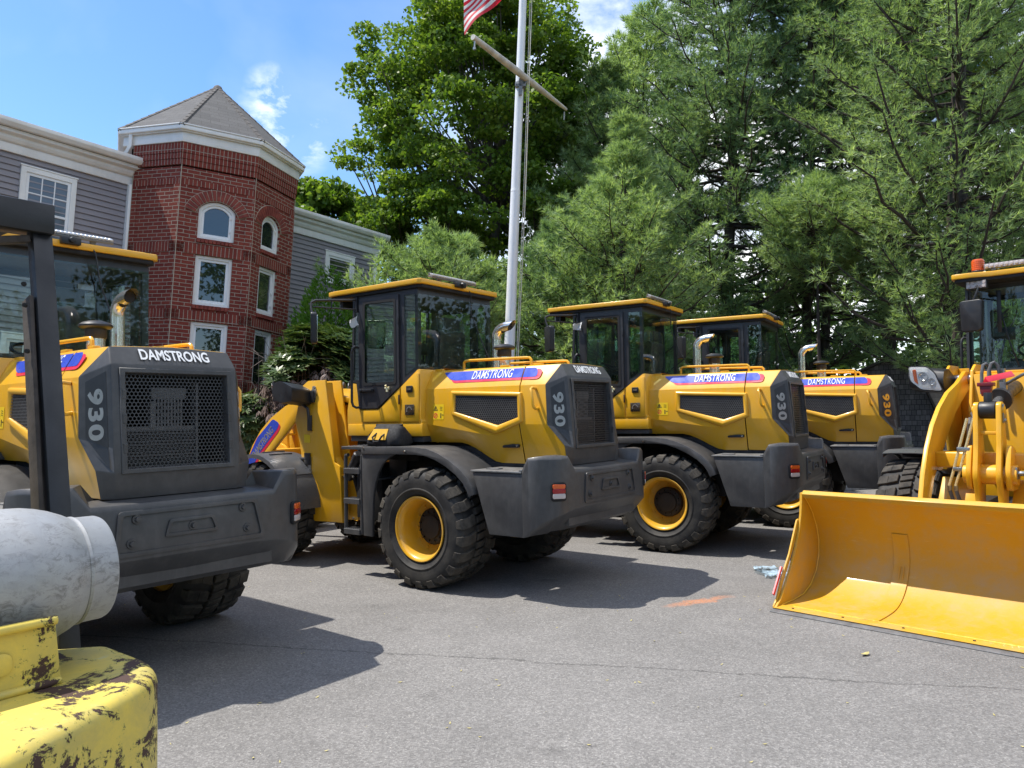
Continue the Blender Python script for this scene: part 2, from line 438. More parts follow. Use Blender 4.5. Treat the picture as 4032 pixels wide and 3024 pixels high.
def hood_side_pt(x,z,off=0.):
    """point of the left hood side"""
    if z>1.93: t=(z-1.93)/(2.112-1.93); y=.530+(.43-.530)*t
    else:
        c=crease_z(x); 
        if z>c: y=.530+.022*(1.93-z)/(1.93-c)
        else: y=.552-.097*(c-z)/(c-bottom_z(x))
    return (x,y+off,z)
def make_loader(gold_digits=False):
    L=empty('wheel_loader')
    # --- rear chassis
    m=M(); m.box(-1.15,1.45,-.38,.38,.62,1.12); m.box(-1.2,.9,-.46,.46,1.0,1.19)
    m.prism([(-.14,.35),(.14,.35),(.2,.55),(.2,.8),(-.2,.8),(-.2,.55)],-.42,.42,'xz'); m.lathe([(0,-.6),(.11,-.6),(.13,0),(.11,.6),(0,.6)],16,'y',Matrix.Translation((0,0,WR)))
    m.box(1.2,1.75,-.22,.22,.5,1.0); m.box(.45,1.4,-.52,.52,1.18,1.42); m.box(.9,1.3,-.62,.62,.55,1.1)
    m.tube([(1.3,-.2,.8),(1.9,-.2,.8)],.05); m.tube([(1.3,.2,.75),(1.9,.2,.75)],.05)
    m.tube([(1.30,.42,1.30),(1.55,.40,1.10),(1.70,.30,.95)],.045,8); m.tube([(1.32,.30,1.30),(1.6,.28,1.15),(1.75,.2,.9)],.03,8); m.tube([(1.3,.5,1.15),(1.42,.55,1.0),(1.36,.5,.7)],.03,8)
    m.obj('chassis','matte_black',L,bevel=.01)
    # filler neck beside the ladder
    m=M(); mm=Matrix.Translation((1.30,.62,1.18))@Matrix.Rotation(R(-35),4,'Y')
    m.lathe([(0,-.25),(.055,-.25),(.055,.0),(.062,0),(.062,.07),(.05,.085),(0,.085)],18,'z',mm); m.obj('fuel_filler','black_plastic',L)
    # --- hood, two shells with a seam between
    n=14
    m=M(); m.grid(hood_rows([XF+(XS-XF)*i/n for i in range(n+1)],True)); m.mirror(); hd=m.obj('hood','yellow',L,bevel=.006,sharp=12,solid=.01,bang=9)
    rr=[]
    for t in (0,.33,.66,1):
        lx=lambda a,b:a+(b-a)*t
        te=lx(.43,.395)
        z0=crease_z(XS2)
        rr.append([(lx(XS2,-1.255),0,2.138),(lx(XS2,-1.255),te-.03,2.124),(lx(XS2,-1.255),te,lx(2.112,2.118)),(lx(XS2,-1.165),.530,1.930),(lx(XS2,-1.18),lx(.552,.535),lx(z0,1.56)),(lx(XS2,-1.345),.505,lx((z0+1.185)/2,1.365)),(lx(XS2,-1.35),lx(.455,.475),1.19),(lx(XS2,-1.35),.40,1.19)])
    m=M(); m.grid(rr); m.mirror(); rh=m.obj('rear_hood','yellow',L,bevel=.006,sharp=12,solid=.01,bang=9)
    m=M(); m.box(-.90,-.85,-.42,.42,1.3,2.02); m.box(-1.1,.28,-.40,.40,1.2,1.9); m.obj('engine','matte_black',L)
    # side vents
    S=-.05
    out=[(.03+S,1.905),(-.85+S,1.865),(-.87+S,1.585),(-.55+S,1.465),(.02+S,1.665)]; inn=[(-.035+S,1.855),(-.80+S,1.825),(-.815+S,1.63),(-.575+S,1.555),(-.035+S,1.69)]
    for sgn in (1,-1):
        def lp(k,dy): return [hood_side_pt(a[0]+(b[0]-a[0])*k,a[1]+(b[1]-a[1])*k,dy) for a,b in zip(out,inn)]
        loops=[lp(0,-.004),lp(.10,.022),lp(.45,.030),lp(.85,.024),lp(1.0,.012),lp(1.0,-.002)]
        m=M(); n5=5; vs=[p for l in loops for p in l]; m.add(vs,[(i*5+k,i*5+(k+1)%5,(i+1)*5+(k+1)%5,(i+1)*5+k) for i in range(5) for k in range(5)])
        if sgn<0: m.flipy()
        fr=m.obj('vent_frame','yellow',L,bevel=.006,sharp=40)
        h=hex_mesh(inn,.0245,.0062,0,'xz'); h.v=[(x,hood_side_pt(x,z,.014)[1],z) for x,y,z in h.v]
        if sgn<0: h.flipy()
        h.obj('vent_mesh','grey_paint',fr,smooth=False)
        m=M(); m.add([hood_side_pt(a[0],a[1],.004) for a in inn],[(0,1,2,3,4)]); 
        if sgn<0: m.flipy()
        m.obj('vent_backing','matte_black',fr,smooth=False)  # black sheet stands in for the shade of an open hollow behind the mesh
        # badge on the slanted band: t measured down the slope
        def bp(x,t,o=.003):
            q=t/.208; te=.43 if x>-1.05 else .43-(-1.05-x)*.10
            return (x,(te+(.53-te)*q)+o*.88,2.112-.182*q+o*.48)
        def band(pts,o,name,mat,par=None):
            m=M(); m.add([bp(x,t,o) for x,t in pts],[tuple(range(len(pts)))])
            if sgn<0: m.flipy()
            return m.obj(name,mat,par or rh,smooth=False)
        b=rounded([(.15,.018),(-.865,.018),(-.865,.122),(.02,.122)],[.03,.001,.001,.10],5)
        r_=rounded([(.03,.10),(-.865,.10),(-.865,.148),(-.02,.148)],[.01,.001,.001,.05],4)
        bd=band(r_,.004,'badge','badge_red',hd); band(b,.0055,'badge_field','badge_blue',bd)
        b=rounded([(-.88,.018),(-1.01,.018),(-1.04,.065),(-1.04,.122),(-.88,.122)],[.001,.04,.04,.05,.001],4)
        r_=rounded([(-.88,.10),(-1.02,.10),(-1.02,.03),(-1.085,.045),(-1.08,.148),(-.88,.148)],[.001,.001,.02,.04,.05,.001],4)
        bd2=band(r_,.004,'badge','badge_red',rh); band(b,.0055,'badge_field','badge_blue',bd2)
        o=Vector(bp(-.50,.070,.0075)); uy=Vector((0,-.1,.182)); ux=Vector((-1,0,0))
        if sgn<0: o.y*=-1; uy.y*=-1; ux=Vector((1,0,0))
        place_text('DAMSTRONG',.50,.094,o,ux,uy,.002,.002,.14,1.10).obj('badge_lettering','badge_white',bd,smooth=False)
        # grab handle on the rear hood
        pts=[(-1.055,.535,1.895),(-1.045,.575,1.902),(-1.045,.600,1.885),(-1.06,.610,1.86),(-1.068,.606,1.75),(-1.075,.600,1.72),(-1.08,.575,1.705),(-1.08,.535,1.71)]
        m=M(); m.tube([(x,y*sgn,z) for x,y,z in pts],.014,10); m.obj('grab_handle','yellow',rh)
        # latch handle low on the hood side
        o=hood_side_pt(-.82,1.35); m=M(); m.prism(rounded([(-.655,1.338),(-.845,1.340),(-.850,1.372),(-.77,1.374),(-.655,1.360)],.01,3),o[1]+.004,o[1]+.03)
        if sgn<0: m.flipy()
        m.obj('hood_latch','black_plastic',hd,bevel=.004)
        m=M(); m.lathe([(0,o[1]+.034),(.009,o[1]+.034),(.010,o[1]+.028)],12,'y',Matrix.Translation((-.825,0,1.357)))
        if sgn<0: m.flipy()
        m.obj('lock','chrome',hd)
        # rails on top
        y=.34*sgn; m=M()
        m.tube([(-.03,y,2.12),(-.03,y,2.195),(-.05,y,2.212),(-.10,y,2.216),(-.80,y,2.206),(-.855,y,2.203),(-.875,y,2.185),(-.878,y,2.12)],.0145,10)
        m.obj('hood_rail','yellow',L)
        # warning sticker
        x0=.29;z0=1.77; s_=.155
        if 1:
            q=lambda x,z,o=.002: hood_side_pt(x,z,o)
            m=M(); m.add([q(x0-.07,z0),q(x0-.07-s_*.93,z0),q(x0-.07-s_*.93,z0-s_),q(x0-.07,z0-s_)],[(0,1,2,3)])
            if sgn<0: m.flipy()
            st=m.obj('warning_sticker','sticker_yellow',hd,smooth=False)
            cx0=x0-.07-.035; m=M()
            def ring(pts,k=.68):
                cxx=sum(p[0] for p in pts)/len(pts);czz=sum(p[1] for p in pts)/len(pts); n=len(pts)
                vs=[q(a,b,.0035) for a,b in pts]+[q(cxx+(a-cxx)*k,czz+(b-czz)*k,.0035) for a,b in pts]
                m.add(vs,[(i,(i+1)%n,(i+1)%n+n,i+n) for i in range(n)])
            ring([(cx0,z0-.012),(cx0+.03,z0-.062),(cx0-.03,z0-.062)])
            m.add([q(cx0+a,z0-b,.0035) for a,b in ((.006,.032),(-.006,.032),(-.004,.055),(.004,.055))],[(0,1,2,3)])
            for zz in (.025,.04,.055): m.add([q(cx0-.055-a,z0-zz-b,.0035) for a,b in ((0,0),(.035,0.004),(.035,.008),(0,.004))],[(0,1,2,3)])
            m.add([q(cx0-.065-a,z0-b,.0035) for a,b in ((0,.090),(.012,.090),(.012,.14),(0,.14))],[(0,1,2,3)])
            m.add([q(cx0-.085-a,z0-b,.0035) for a,b in ((0,.105),(.022,.105),(.022,.112),(0,.112))],[(0,1,2,3)])
            if sgn<0: m.flipy()
            m.obj('sticker_symbol','sticker_black',st,smooth=False)
            m=M(); ring([(cx0+.027*math.cos(a*PI/8),z0-.115+.027*math.sin(a*PI/8)) for a in range(16)],.75)
            m.add([q(cx0-.02,z0-.097,.0036),q(cx0-.015,z0-.093,.0036),q(cx0+.02,z0-.133,.0036),q(cx0+.015,z0-.137,.0036)],[(0,1,2,3)])
            if sgn<0: m.flipy()
            m.obj('sticker_symbol','sticker_red',st,smooth=False)
    # hinges on the hood top
    m=M()
    for x,y in ((.26,.39),(-.60,.39),(.26,-.39),(-.60,-.39),(-.98,.37)): m.box(x-.05,x+.05,y-.02,y+.02,2.118,2.142)
    m.obj('hinge','yellow',hd,bevel=.004)
    # exhaust
    m=M(); ex=-.065;ey=-.17
    m.tube([(ex,ey,2.08),(ex,ey,2.46),(ex-.004,ey,2.52),(ex-.03,ey-.003,2.565),(ex-.075,ey-.006,2.592),(ex-.13,ey-.01,2.605),(ex-.20,ey-.014,2.612)],[.052]*7,20,False)
    m.tube([(ex,ey,2.08),(ex,ey,2.20)],.058,20)
    # cut the outlet on a slant
    vv=[]
    for x,y,z in m.v:
        if x<ex-.175: x=x-(z-2.612)*.9
        vv.append((x,y,z))
    m.v=vv; m.obj('exhaust_pipe','chrome',L,sharp=60)
    m=M(); m.tube([(ex,ey,2.44),(ex-.004,ey,2.52),(ex-.03,ey-.003,2.562),(ex-.13,ey-.01,2.602),(ex-.17,ey-.013,2.608)],.046,14); m.obj('exhaust_outlet','matte_black',L)
    # air intake
    ax,ay=-.39,.12; T=Matrix.Translation((ax,ay,0))
    m=M(); m.lathe([(.062,2.1),(.062,2.26)],24,'z',T); ai=m.obj('air_intake','chrome',L)
    m=M(); m.lathe([(0,2.25),(.068,2.25),(.072,2.262),(.072,2.32),(.10,2.325),(.112,2.335),(.112,2.348),(.09,2.366),(.05,2.378),(0,2.382)],28,'z',T); m.obj('intake_cap','black_plastic',ai,sharp=40)
    # --- rear grille shroud
    A0,A1=(-1.255,0,2.134),(-1.255,.395,2.120); B1=(-1.165,.533,1.930); Cc=(-1.18,.538,1.56); D1=(-1.348,.508,1.365); E1=(-1.352,.478,1.19)
    a0,a1=(-1.338,0,2.012),(-1.328,.415,2.008); c1=(-1.375,.415,1.50); d1=(-1.385,.408,1.34); e1=(-1.362,.395,1.185); e0=(-1.362,0,1.185)
    gy,gz0,gz1=.338,1.362,1.958
    m=M()
    V=[A0,A1,B1,Cc,D1,E1,a0,a1,c1,d1,e1,e0]
    def rx(z): # rear face x at height z
        if z>1.5: return -1.338+( -.037)*(2.01-z)/.51
        return -1.375-.010*(1.5-z)/.16 if z>1.34 else -1.385+.023*(1.34-z)/.155
    gr=[(rx(gz1),gy,gz1),(rx(gz0),gy,gz0),(rx(gz1),0,gz1),(rx(gz0),0,gz0)]
    V+=gr   # 12 tl,13 bl,14 t0,15 b0
    Fs=[(0,1,7,6),(1,2,7),(2,3,8,7),(3,4,9,8),(4,5,10,9),(6,7,12,14),(7,8,9,13,12),(9,10,11,15,13)]
    m.add(V,Fs)
    # recess walls of the grille
    k=len(m.v); rec=[(-1.295,gy-.012,gz1-.012),(-1.295,gy-.012,gz0+.012),(-1.295,0,gz1-.012),(-1.295,0,gz0+.012)]
    m.v+=rec; m.f+=[(12,13,k+1,k),(14,12,k,k+2),(13,15,k+3,k+1)]
    m.mirror(); sh=m.obj('grille_shroud','grey_paint',L,bevel=.006,sharp=14,bang=9)
    # raised border round the grille with the side lugs
    m=M()
    yo,zo1,zo0=.372,1.985,1.335
    for sgn in (1,-1):
        for z in (1.82,1.67,1.49): 
            if z: m.box(rx(z)-.012,rx(z)+.01,sgn*(gy-.004),sgn*(gy+.022),z-.03,z+.03)
    fl=[(yo,zo1),(-yo,zo1),(-yo,zo0),(yo,zo0)]; il=[(gy,gz1),(-gy,gz1),(-gy,gz0),(gy,gz0)]
    m.plate([fl,il],0,-.010,'yz'); m.v=[(x+rx(z)+.001 if i>=48 else x,y,z) for i,(x,y,z) in enumerate(m.v)]
    m.obj('grille_frame','grey_paint',sh,bevel=.003,seg=1)
    h=hex_mesh([(gy,gz0),(gy,gz1),(-gy,gz1),(-gy,gz0)],.0255,.0062,0,'yz'); h.v=[(rx(z)+.028,max(-gy+.004,min(gy-.004,y)),max(gz0+.004,min(gz1-.004,z))) for x,y,z in h.v]
    h.obj('grille_mesh','cab_black',sh,smooth=False)
    m=M(); m.box(-1.10,-1.09,-.40,.40,1.2,2.05); m.box(-1.29,-1.10,-.37,-.35,1.3,2.05); m.box(-1.29,-1.10,.35,.37,1.3,2.05); m.box(-1.29,-1.1,-.36,.36,1.25,1.30); m.obj('engine_bay','matte_black',sh)
    m=M()
    for i in range(24): m.box(-1.26,-1.20,-.16,.335,1.36+i*.0098,1.3635+i*.0098)
    m.box(-1.27,-1.2,-.175,-.16,1.35,1.9); m.box(-1.25,-1.2,-.16,.335,1.595,1.62); m.obj('radiator','radiator_metal',sh)
    m=M(); 
    for i in range(9): m.box(-1.25,-1.20,.10-i*.022,.112-i*.022,1.62,1.80)
    m.box(-1.25,-1.16,-.10,.13,1.80,1.87); m.box(-1.26,-1.2,.115,.14,1.61,1.78); m.obj('oil_cooler','radiator_metal',sh)
    # dark inset panels and the digits
    for sgn in (1,-1):
        qs=[Vector(B1),Vector(a1),Vector(c1),Vector(Cc)]; cen=sum(qs,Vector())/4; nn=(qs[1]-qs[0]).cross(qs[3]-qs[0]).normalized()
        if nn.y<0: nn=-nn
        extra=[Vector(D1),Vector(d1)]
        poly=[qs[0]+(cen-qs[0])*.16,qs[1]+(cen-qs[1])*.16,Vector(c1)+Vector((.012,.02,-.13)),Vector(c1)+Vector((.03,.03,.02)),]
        p0=Vector(B1).lerp(Vector(a1),.22)-Vector((0,0,.05)); p1=Vector(B1).lerp(Vector(a1),.86)-Vector((0,0,.035)); p2=Vector(Cc).lerp(Vector(c1),.86)-Vector((0,0,.015)); p3=Vector(Cc).lerp(Vector(c1),.22)+Vector((0,0,.01))
        p2b=Vector(D1).lerp(Vector(d1),.75)+Vector((0.0,0,.02))
        pl=[p0,p1,p2,p3]; m=M(); m.add([p+nn*.004 for p in pl]+[p-nn*.01 for p in pl],[(0,1,2,3),(0,4,5,1),(1,5,6,2),(2,6,7,3),(3,7,4,0)])
        # lower tail of the panel follows the shroud's diagonal
        m2=[p3,p2,p2b]; nl=(Vector(c1)-Vector(Cc)).cross(Vector(D1)-Vector(Cc)).normalized(); 
        if nl.y<0: nl=-nl
        m.add([p+nl*.003 for p in m2],[(0,1,2)])
        if sgn<0: m.flipy()
        m.obj('side_panel','cab_black',sh,smooth=False)
        ctr=(p0+p1+p2+p3)/4+nn*.006+Vector((0,0,-.030)); down=((p3+p2)/2-(p0+p1)/2).normalized(); across=(p1-p0).normalized()
        if sgn>0:
            ux=down; uy=nn.cross(ux).normalized()
            place_text('930',.315,.098,ctr,ux,uy,.004,.035,0,1.12).obj('model_number','gold_digits' if gold_digits else 'spray_silver',sh,smooth=False)
        else:
            c2=Vector((ctr.x,-ctr.y,ctr.z)); n2=Vector((nn.x,-nn.y,nn.z)); ux=Vector((down.x,-down.y,down.z)); uy=n2.cross(ux).normalized()
            place_text('930',.315,.098,c2,ux,uy,.004,.035,0,1.12).obj('model_number','gold_digits' if gold_digits else 'spray_silver',sh,smooth=False)
    up=(Vector(A0)-Vector(a0)).normalized(); c=(Vector(A0)+Vector(a0))/2; ux=Vector((0,-1,0)); nrm=ux.cross(up)
    place_text('DAMSTRONG',.46,.085,c+nrm*.006,ux,up,.002,.02,0.,1.).obj('name_lettering','badge_white',sh,smooth=False)
    # --- counterweight
    st=[ # plan station (x,y), z top, z of the lip, z bottom
        (-1.170,.935,1.162,.585,.578),(-1.235,.938,1.274,.60,.59),(-1.34,.905,1.290,.68,.60),(-1.44,.835,1.290,.73,.61),(-1.478,.780,1.288,.75,.62),(-1.500,.695,1.286,.775,.62),(-1.516,.598,1.166,.79,.62),(-1.522,.45,1.165,.80,.62),(-1.528,0,1.164,.80,.62)]
    rows=[]
    for i,(x,y,zt,zl,zb) in enumerate(st):
        inx=x+.21 if i>3 else x+.05; iny=y if i>5 else y-.13 if i>2 else y-.20
        if i==0: inx=x; 
        zin=zt+(.02 if i>=6 else 0)
        lo=.15*min(1,i/4)
        bx=min(-1.17,x+lo)
        rows.append([(-1.17 if i<3 else x+.26,max(0,min(y,iny)),zb+.02),(bx,y-(.05 if 0<i<6 else 0),zb),(x+lo*.25,y-(.01 if 0<i<6 else 0),zl-.02*min(1,i/4)),(x-.006,y,zl+.03),(x,y,zt-.03),(x+.012,y-(.012 if i<6 else 0),zt),(max(inx,x+.02) if i<6 else -1.30,iny,zin),(max(inx,x+.02) if i<6 else -1.30,iny-(.12 if i<6 else 0),1.13)])
    m=M(); m.grid(rows,True)
    m.add([rows[0][k] for k in range(8)],[tuple(range(8))])
    m.mirror(); m.box(-1.45,-1.12,-.62,.62,.66,1.14)
    cw=m.obj('counterweight','grey_paint',L,bevel=.010,seg=2,sharp=22)
    X=-1.529
    def frame_strip(pts,w,x,name):
        n=len(pts); cx_=sum(p[0] for p in pts)/n; cz_=sum(p[1] for p in pts)/n
        inner=[(cx_+(p[0]-cx_)*(1-w/abs(p[0]-cx_)) if abs(p[0]-cx_)>1e-3 else p[0],cz_+(p[1]-cz_)*(1-w/abs(p[1]-cz_))) for p in pts]
        m=M(); m.plate([rounded(pts,min(.03,w),3),rounded(inner,min(.02,w*.7),3)],x,x-.013,'yz'); return m.obj(name,'grey_paint',cw,bevel=.005,seg=2)
    frame_strip([(.455,1.125),(-.455,1.125),(-.51,.855),(.48,.855)],.026,X+.004,'pressed_panel')
    frame_strip([(.15,1.05),(-.14,1.05),(-.17,.945),(.18,.945)],.018,X+.001,'pressed_panel')
    m=M()
    for y,z in ((.347,1.072),(.379,.931),(-.347,1.072),(-.379,.931),(0,.995)):
        m=M(); T=Matrix.Translation((X-.002,y,z)); m.lathe([(0,-.022),(.014,-.022),(.017,-.006)],6,'x',T); m.lathe([(.017,-.006),(.027,-.006),(.030,.004)],18,'x',T); m.obj('bolt','grey_paint',cw,sharp=30)
    pass
    for sgn in (1,-1):
        # tail light set into the wing
        n_=Vector((-.80,.60,0)).normalized(); c_=Vector((-1.468,.808,.985)); ux=Vector((n_.y,-n_.x,0))
        fr=Matrix((ux,Vector((0,0,1)),n_)).transposed().to_4x4(); fr.translation=c_
        def lam(z0,z1,name,mat,par=None,d=.014,w=.058):
            m=M(); m.prism(rounded([(-w,z0),(w,z0),(w,z1),(-w,z1)],.012,3),-.02,d,'xy',fr)
            if sgn<0: m.flipy()
            return m.obj(name,mat,par or tl,bevel=.003)
        m=M(); m.prism(rounded([(-.07,-.085),(.07,-.085),(.07,.078),(-.07,.078)],.03,4),-.02,.004,'xy',fr)
        if sgn<0: m.flipy()
        tl=m.obj('tail_light','matte_black',cw,bevel=.003)
        lam(-.062,-.018,'reversing_lens','clear_plastic'); lam(-.018,.024,'red_lens','red_plastic',None,.016); lam(.024,.062,'amber_lens','amber_plastic')
    # --- fender box, mudguard, side plate
    for sgn in (1,-1):
        nm=[]
        arc=[(-.60,1.12),(-.655,.98),(-.70,.84),(-.745,.71),(-.787,.578)]
        m=M(); m.prism([(-.60,1.132)]+arc[1:]+[(-1.168,.578),(-1.168,1.132)],.50,.925); 
        if sgn<0: m.flipy()
        fb=m.obj('fender_box','grey_paint',L,bevel=.006)
        m=M(); m.box(-1.160,-.585,.46,.935,1.137,1.152); m.box(-.80,-.66,.72,.80,1.153,1.163); m.box(-1.165,-1.13,.86,.93,1.153,1.17)
        if sgn<0: m.flipy()
        m.obj('box_lid','grey_steel',fb,bevel=.003)
        top=[(.88,1.345),(.35,1.352),(.10,1.352),(-.04,1.340),(-.18,1.300),(-.32,1.238),(-.45,1.160),(-.545,1.078),(-.60,1.0),(-.63,.93)]
        # top sheet
        def off(pl,d):
            o=[]
            for i,p in enumerate(pl):
                a=Vector(pl[max(0,i-1)]);b=Vector(pl[min(len(pl)-1,i+1)]);t=(b-a).normalized();nv=Vector((-t.y,t.x))
                o.append((p[0]+nv.x*d,p[1]+nv.y*d))
            return o
        m=M(); lo=off(top,.018); m.prism(top+lo[::-1],.44,.93); 
        # outer lip
        lo2=off(top,.075); m.prism([(a,b) for a,b in off(top,.002)]+lo2[::-1],.925,.938)
        if sgn<0: m.flipy()
        fd=m.obj('mudguard','grey_paint',L,bevel=.004)
        # side plate with the front of the arch
        arch=[(.28,1.285),(.40,1.275),(.50,1.235),(.58,1.17),(.64,1.08),(.685,.97),(.712,.85),(.725,.70),(.73,.43)]
        m=M(); m.prism([(.885,1.325),(.28,1.340)]+arch+[(.86,.43)],.895,.925)
        m.box(.70,.86,.55,.9,1.0,1.02); m.prism([(.70,.45),(.86,.45),(.90,1.3),(.62,1.3)],.50,.52)
        if sgn<0: m.flipy()
        m.obj('side_plate','grey_paint',L,bevel=.004)
        # inner wheel-arch wall
        m=M(); m.box(-.62,.74,.42,.45,.75,1.34)
        if sgn<0: m.flipy()
        m.obj('wheel_arch','matte_black',L)
        m=M(); m.box(.86,1.19,.50,.93,1.315,1.345)
        for i in range(6):
            for j in range(5): m.box(.89+i*.05,.92+i*.05,.56+j*.07,.575+j*.07,1.345,1.350)
        if sgn<0: m.flipy()
        m.obj('platform','grey_steel' if 0 else 'grey_paint',L,bevel=.003,seg=1)
        # ladder
        m=M()
        for x in (1.155,.905):
            m.tube([(x-.04 if x>1 else x-.02,.90,1.255),(x-.005,.90,1.25),(x,.90,1.20),(x,.90,.44)],.020,8)
        m.box(.93,1.00,.80,.82,.45,1.3)
        if sgn<0: m.flipy()
        ld=m.obj('ladder','grey_paint',L)
        for z in (1.115,.800,.485):
            m=M(); m.box(.915,1.155,.80,.935,z-.055,z); 
            for i in range(7): m.box(.93+i*.031,.945+i*.031,.815,.93,z,z+.006)
            if sgn<0: m.flipy()
            m.obj('step','grey_paint',ld,bevel=.003,seg=1)
        m=M()
        for x,z,y in ((1.0,1.03,.935),(1.0,.60,.935),(.24,1.305,.942),(.84,1.33,.93)): m.lathe([(0,y+.014),(.010,y+.014),(.013,y)],8,'y',Matrix.Translation((x,0,z)))
        if sgn<0: m.flipy()
        m.obj('bolt_heads','steel',ld)
    # --- cab
    m=M()
    # lower yellow body
    m.prism([(.315,1.45),(.315,1.60),(.335,1.62),(.335,2.14),(.375,2.14),(.945,1.735),(1.255,1.735),(1.30,2.02),(1.385,2.03),(1.455,1.73),(1.455,1.60),(1.44,1.45)],-.612,.612)
    m.prism([(.305,1.445),(1.435,1.445),(1.435,1.575),(.305,1.575)],-.620,.620)
    cab=m.obj('cab','yellow',L,bevel=.008,sharp=32)
    m=M(); m.box(.32,1.42,-.59,.59,1.385,1.444); m.obj('cab_skirt','grey_paint',cab,bevel=.004)
    for sgn in (1,-1):
        m=M(); m.plate([[(.622,1.595),(.622,1.955),(.945,1.725),(1.215,1.725),(1.215,1.595)]],.612,.626); m.plate([[(.345,1.595),(.345,2.10),(.385,2.10),(.602,1.965),(.602,1.595)]],.612,.626)
        if sgn<0: m.flipy()
        m.obj('lower_panel','yellow',cab,bevel=.006)
        m=M(); m.box(.425,.515,.627,.640,1.90,1.97); 
        if sgn<0: m.flipy()
        m.obj('flush_handle','black_plastic',cab,bevel=.006)
        m=M(); m.prism(rounded([(.445,1.925),(.495,1.925),(.495,1.948),(.445,1.948)],.008,3),.641,.645)
        if sgn<0: m.flipy()
        m.obj('flush_handle_insert','steel',cab)
        m=M(); m.box(.41,.54,.627,.634,1.665,1.775)
        if sgn<0: m.flipy()
        dp=m.obj('data_plate','panel_plate',cab,bevel=.003)
        m=M()
        for k in range(9):
            a=k*PI/8-.3; m.box(.475+.035*math.cos(a)-.006,.475+.035*math.cos(a)+.006,.6345,.637,1.715+.035*math.sin(a)-.005,1.715+.035*math.sin(a)+.005)
        if sgn<0: m.flipy()
        m.obj('data_plate_marks','spray_silver',dp)
    # upper dark frame
    fr=M()
    side=[(.362,2.145),(.362,2.985),(1.345,2.985),(1.385,2.04),(1.30,2.03),(1.262,1.74),(.945,1.74)]
    qwin=[(.400,2.165),(.400,2.925),(.545,2.925),(.545,2.085),]; dwin=[(.64,2.0),(.64,2.915),(1.19,2.915),(1.19,2.0)]
    fwin=[(1.262,2.06),(1.262,2.93),(1.320,2.93),(1.352,2.06)]
    fr.plate([side,qwin,dwin,fwin],.585,.612); fr.mirror()
    fr.box(.362,.40,-.585,.585,2.915,2.985); fr.box(.362,.395,-.585,.585,2.145,2.175); fr.box(1.30,1.345,-.585,.585,2.93,2.985); fr.box(.36,1.36,-.60,.60,2.975,3.02)
    for y in (-.585,.56): fr.box(.362,.40,y,y+.025,2.17,2.92); fr.box(1.30,1.33,y,y+.025,2.1,2.93)
    fr.box(.80,1.3,-.58,.58,1.6,1.64)
    cf=fr.obj('cab_frame','cab_black',cab,smooth=False)
    # doors
    for sgn in (1,-1):
        m=M(); outer=[(.622,1.965),(.622,2.945),(1.232,2.955),(1.232,1.745),(.950,1.745)]; hole=rounded([(.672,2.005),(.672,2.895),(1.150,2.905),(1.160,2.005)],.03,3)
        m.plate([outer,hole],.613,.632)
        if sgn<0: m.flipy()
        d=m.obj('door','cab_black',cab,smooth=False)
        m=M(); m.plate([rounded([(.660,1.993),(.660,2.907),(1.162,2.917),(1.172,1.993)],.03,3),rounded([(.690,2.022),(.690,2.878),(1.132,2.888),(1.142,2.022)],.03,3)],.632,.637)
        if sgn<0: m.flipy()
        m.obj('window_seal','matte_black',d,smooth=False)
        m=M(); m.plate([[(.672,2.005),(.672,2.895),(1.150,2.905),(1.160,2.005)]],.619,.624)
        if sgn<0: m.flipy()
        m.obj('door_glass','cab_glass',d,smooth=False)
        m=M(); m.box(1.00,1.20,.632,.662,1.925,1.955); m.lathe([(0,.672),(.022,.672),(.024,.63)],12,'y',Matrix.Translation((1.185,0,1.94)))
        if sgn<0: m.flipy()
        m.obj('door_handle','black_plastic',d,bevel=.005)
        m=M(); m.tube([(.77,.632,1.965),(.77,.66,1.955),(.77,.685,1.985)],.011,8); m.tube([(.80,.66,1.955),(.74,.66,1.95)],.014,8); m.tube([(.77,.66,1.955),(.765,.668,1.915)],.013,8)
        if sgn<0: m.flipy()
        m.obj('door_stop','brass',d)
        m=M(); m.box(.612,.628,.630,.642,2.62,2.72); m.box(.612,.628,.630,.642,1.78,1.88)
        if sgn<0: m.flipy()
        m.obj('door_hinge','black_plastic',d,bevel=.003)
        # grab rail in front of the door
        m=M(); m.tube([(1.262,.614,2.42),(1.27,.66,2.43),(1.285,.675,2.41),(1.30,.68,2.36),(1.30,.68,1.82),(1.285,.675,1.775),(1.262,.65,1.755),(1.25,.614,1.76)],.014,8)
        if sgn<0: m.flipy()
        m.obj('grab_rail','black_plastic',cab)
        # quarter and front corner glass
        m=M(); m.plate([[(.366,2.15),(.366,2.93),(.555,2.93),(.555,2.07)]],.606,.6135)
        if sgn<0: m.flipy()
        m.obj('quarter_glass','cab_glass',cab,smooth=False)
        m=M(); m.plate([[(1.262,2.06),(1.262,2.93),(1.32,2.93),(1.352,2.06)]],.60,.606)
        if sgn<0: m.flipy()
        m.obj('corner_glass','cab_glass',cab,smooth=False)
        # mirror on its bracket
        m=M(); m.tube([(1.27,.615,2.955),(1.30,.70,2.945),(1.48,1.02,2.925),(1.515,1.055,2.90),(1.50,1.07,2.84),(1.47,1.075,2.77)],.013,8); m.tube([(1.27,.615,2.845),(1.30,.69,2.845),(1.50,1.04,2.855)],.008,8); m.tube([(1.40,.875,2.935),(1.40,.875,2.85)],.007,6); m.box(1.25,1.285,.61,.64,2.81,2.98)
        if sgn<0: m.flipy()
        mr=m.obj('mirror','black_plastic',cab)
        m=M(); T=Matrix.Translation((1.45,1.075,2.61))@Matrix.Rotation(R(50),4,'Z')
        m.prism(rounded([(-.10,-.16),(.10,-.165),(.115,.15),(.09,.17),(-.095,.17),(-.115,.15)],.035,4),-.035,.03,'yz',T); 
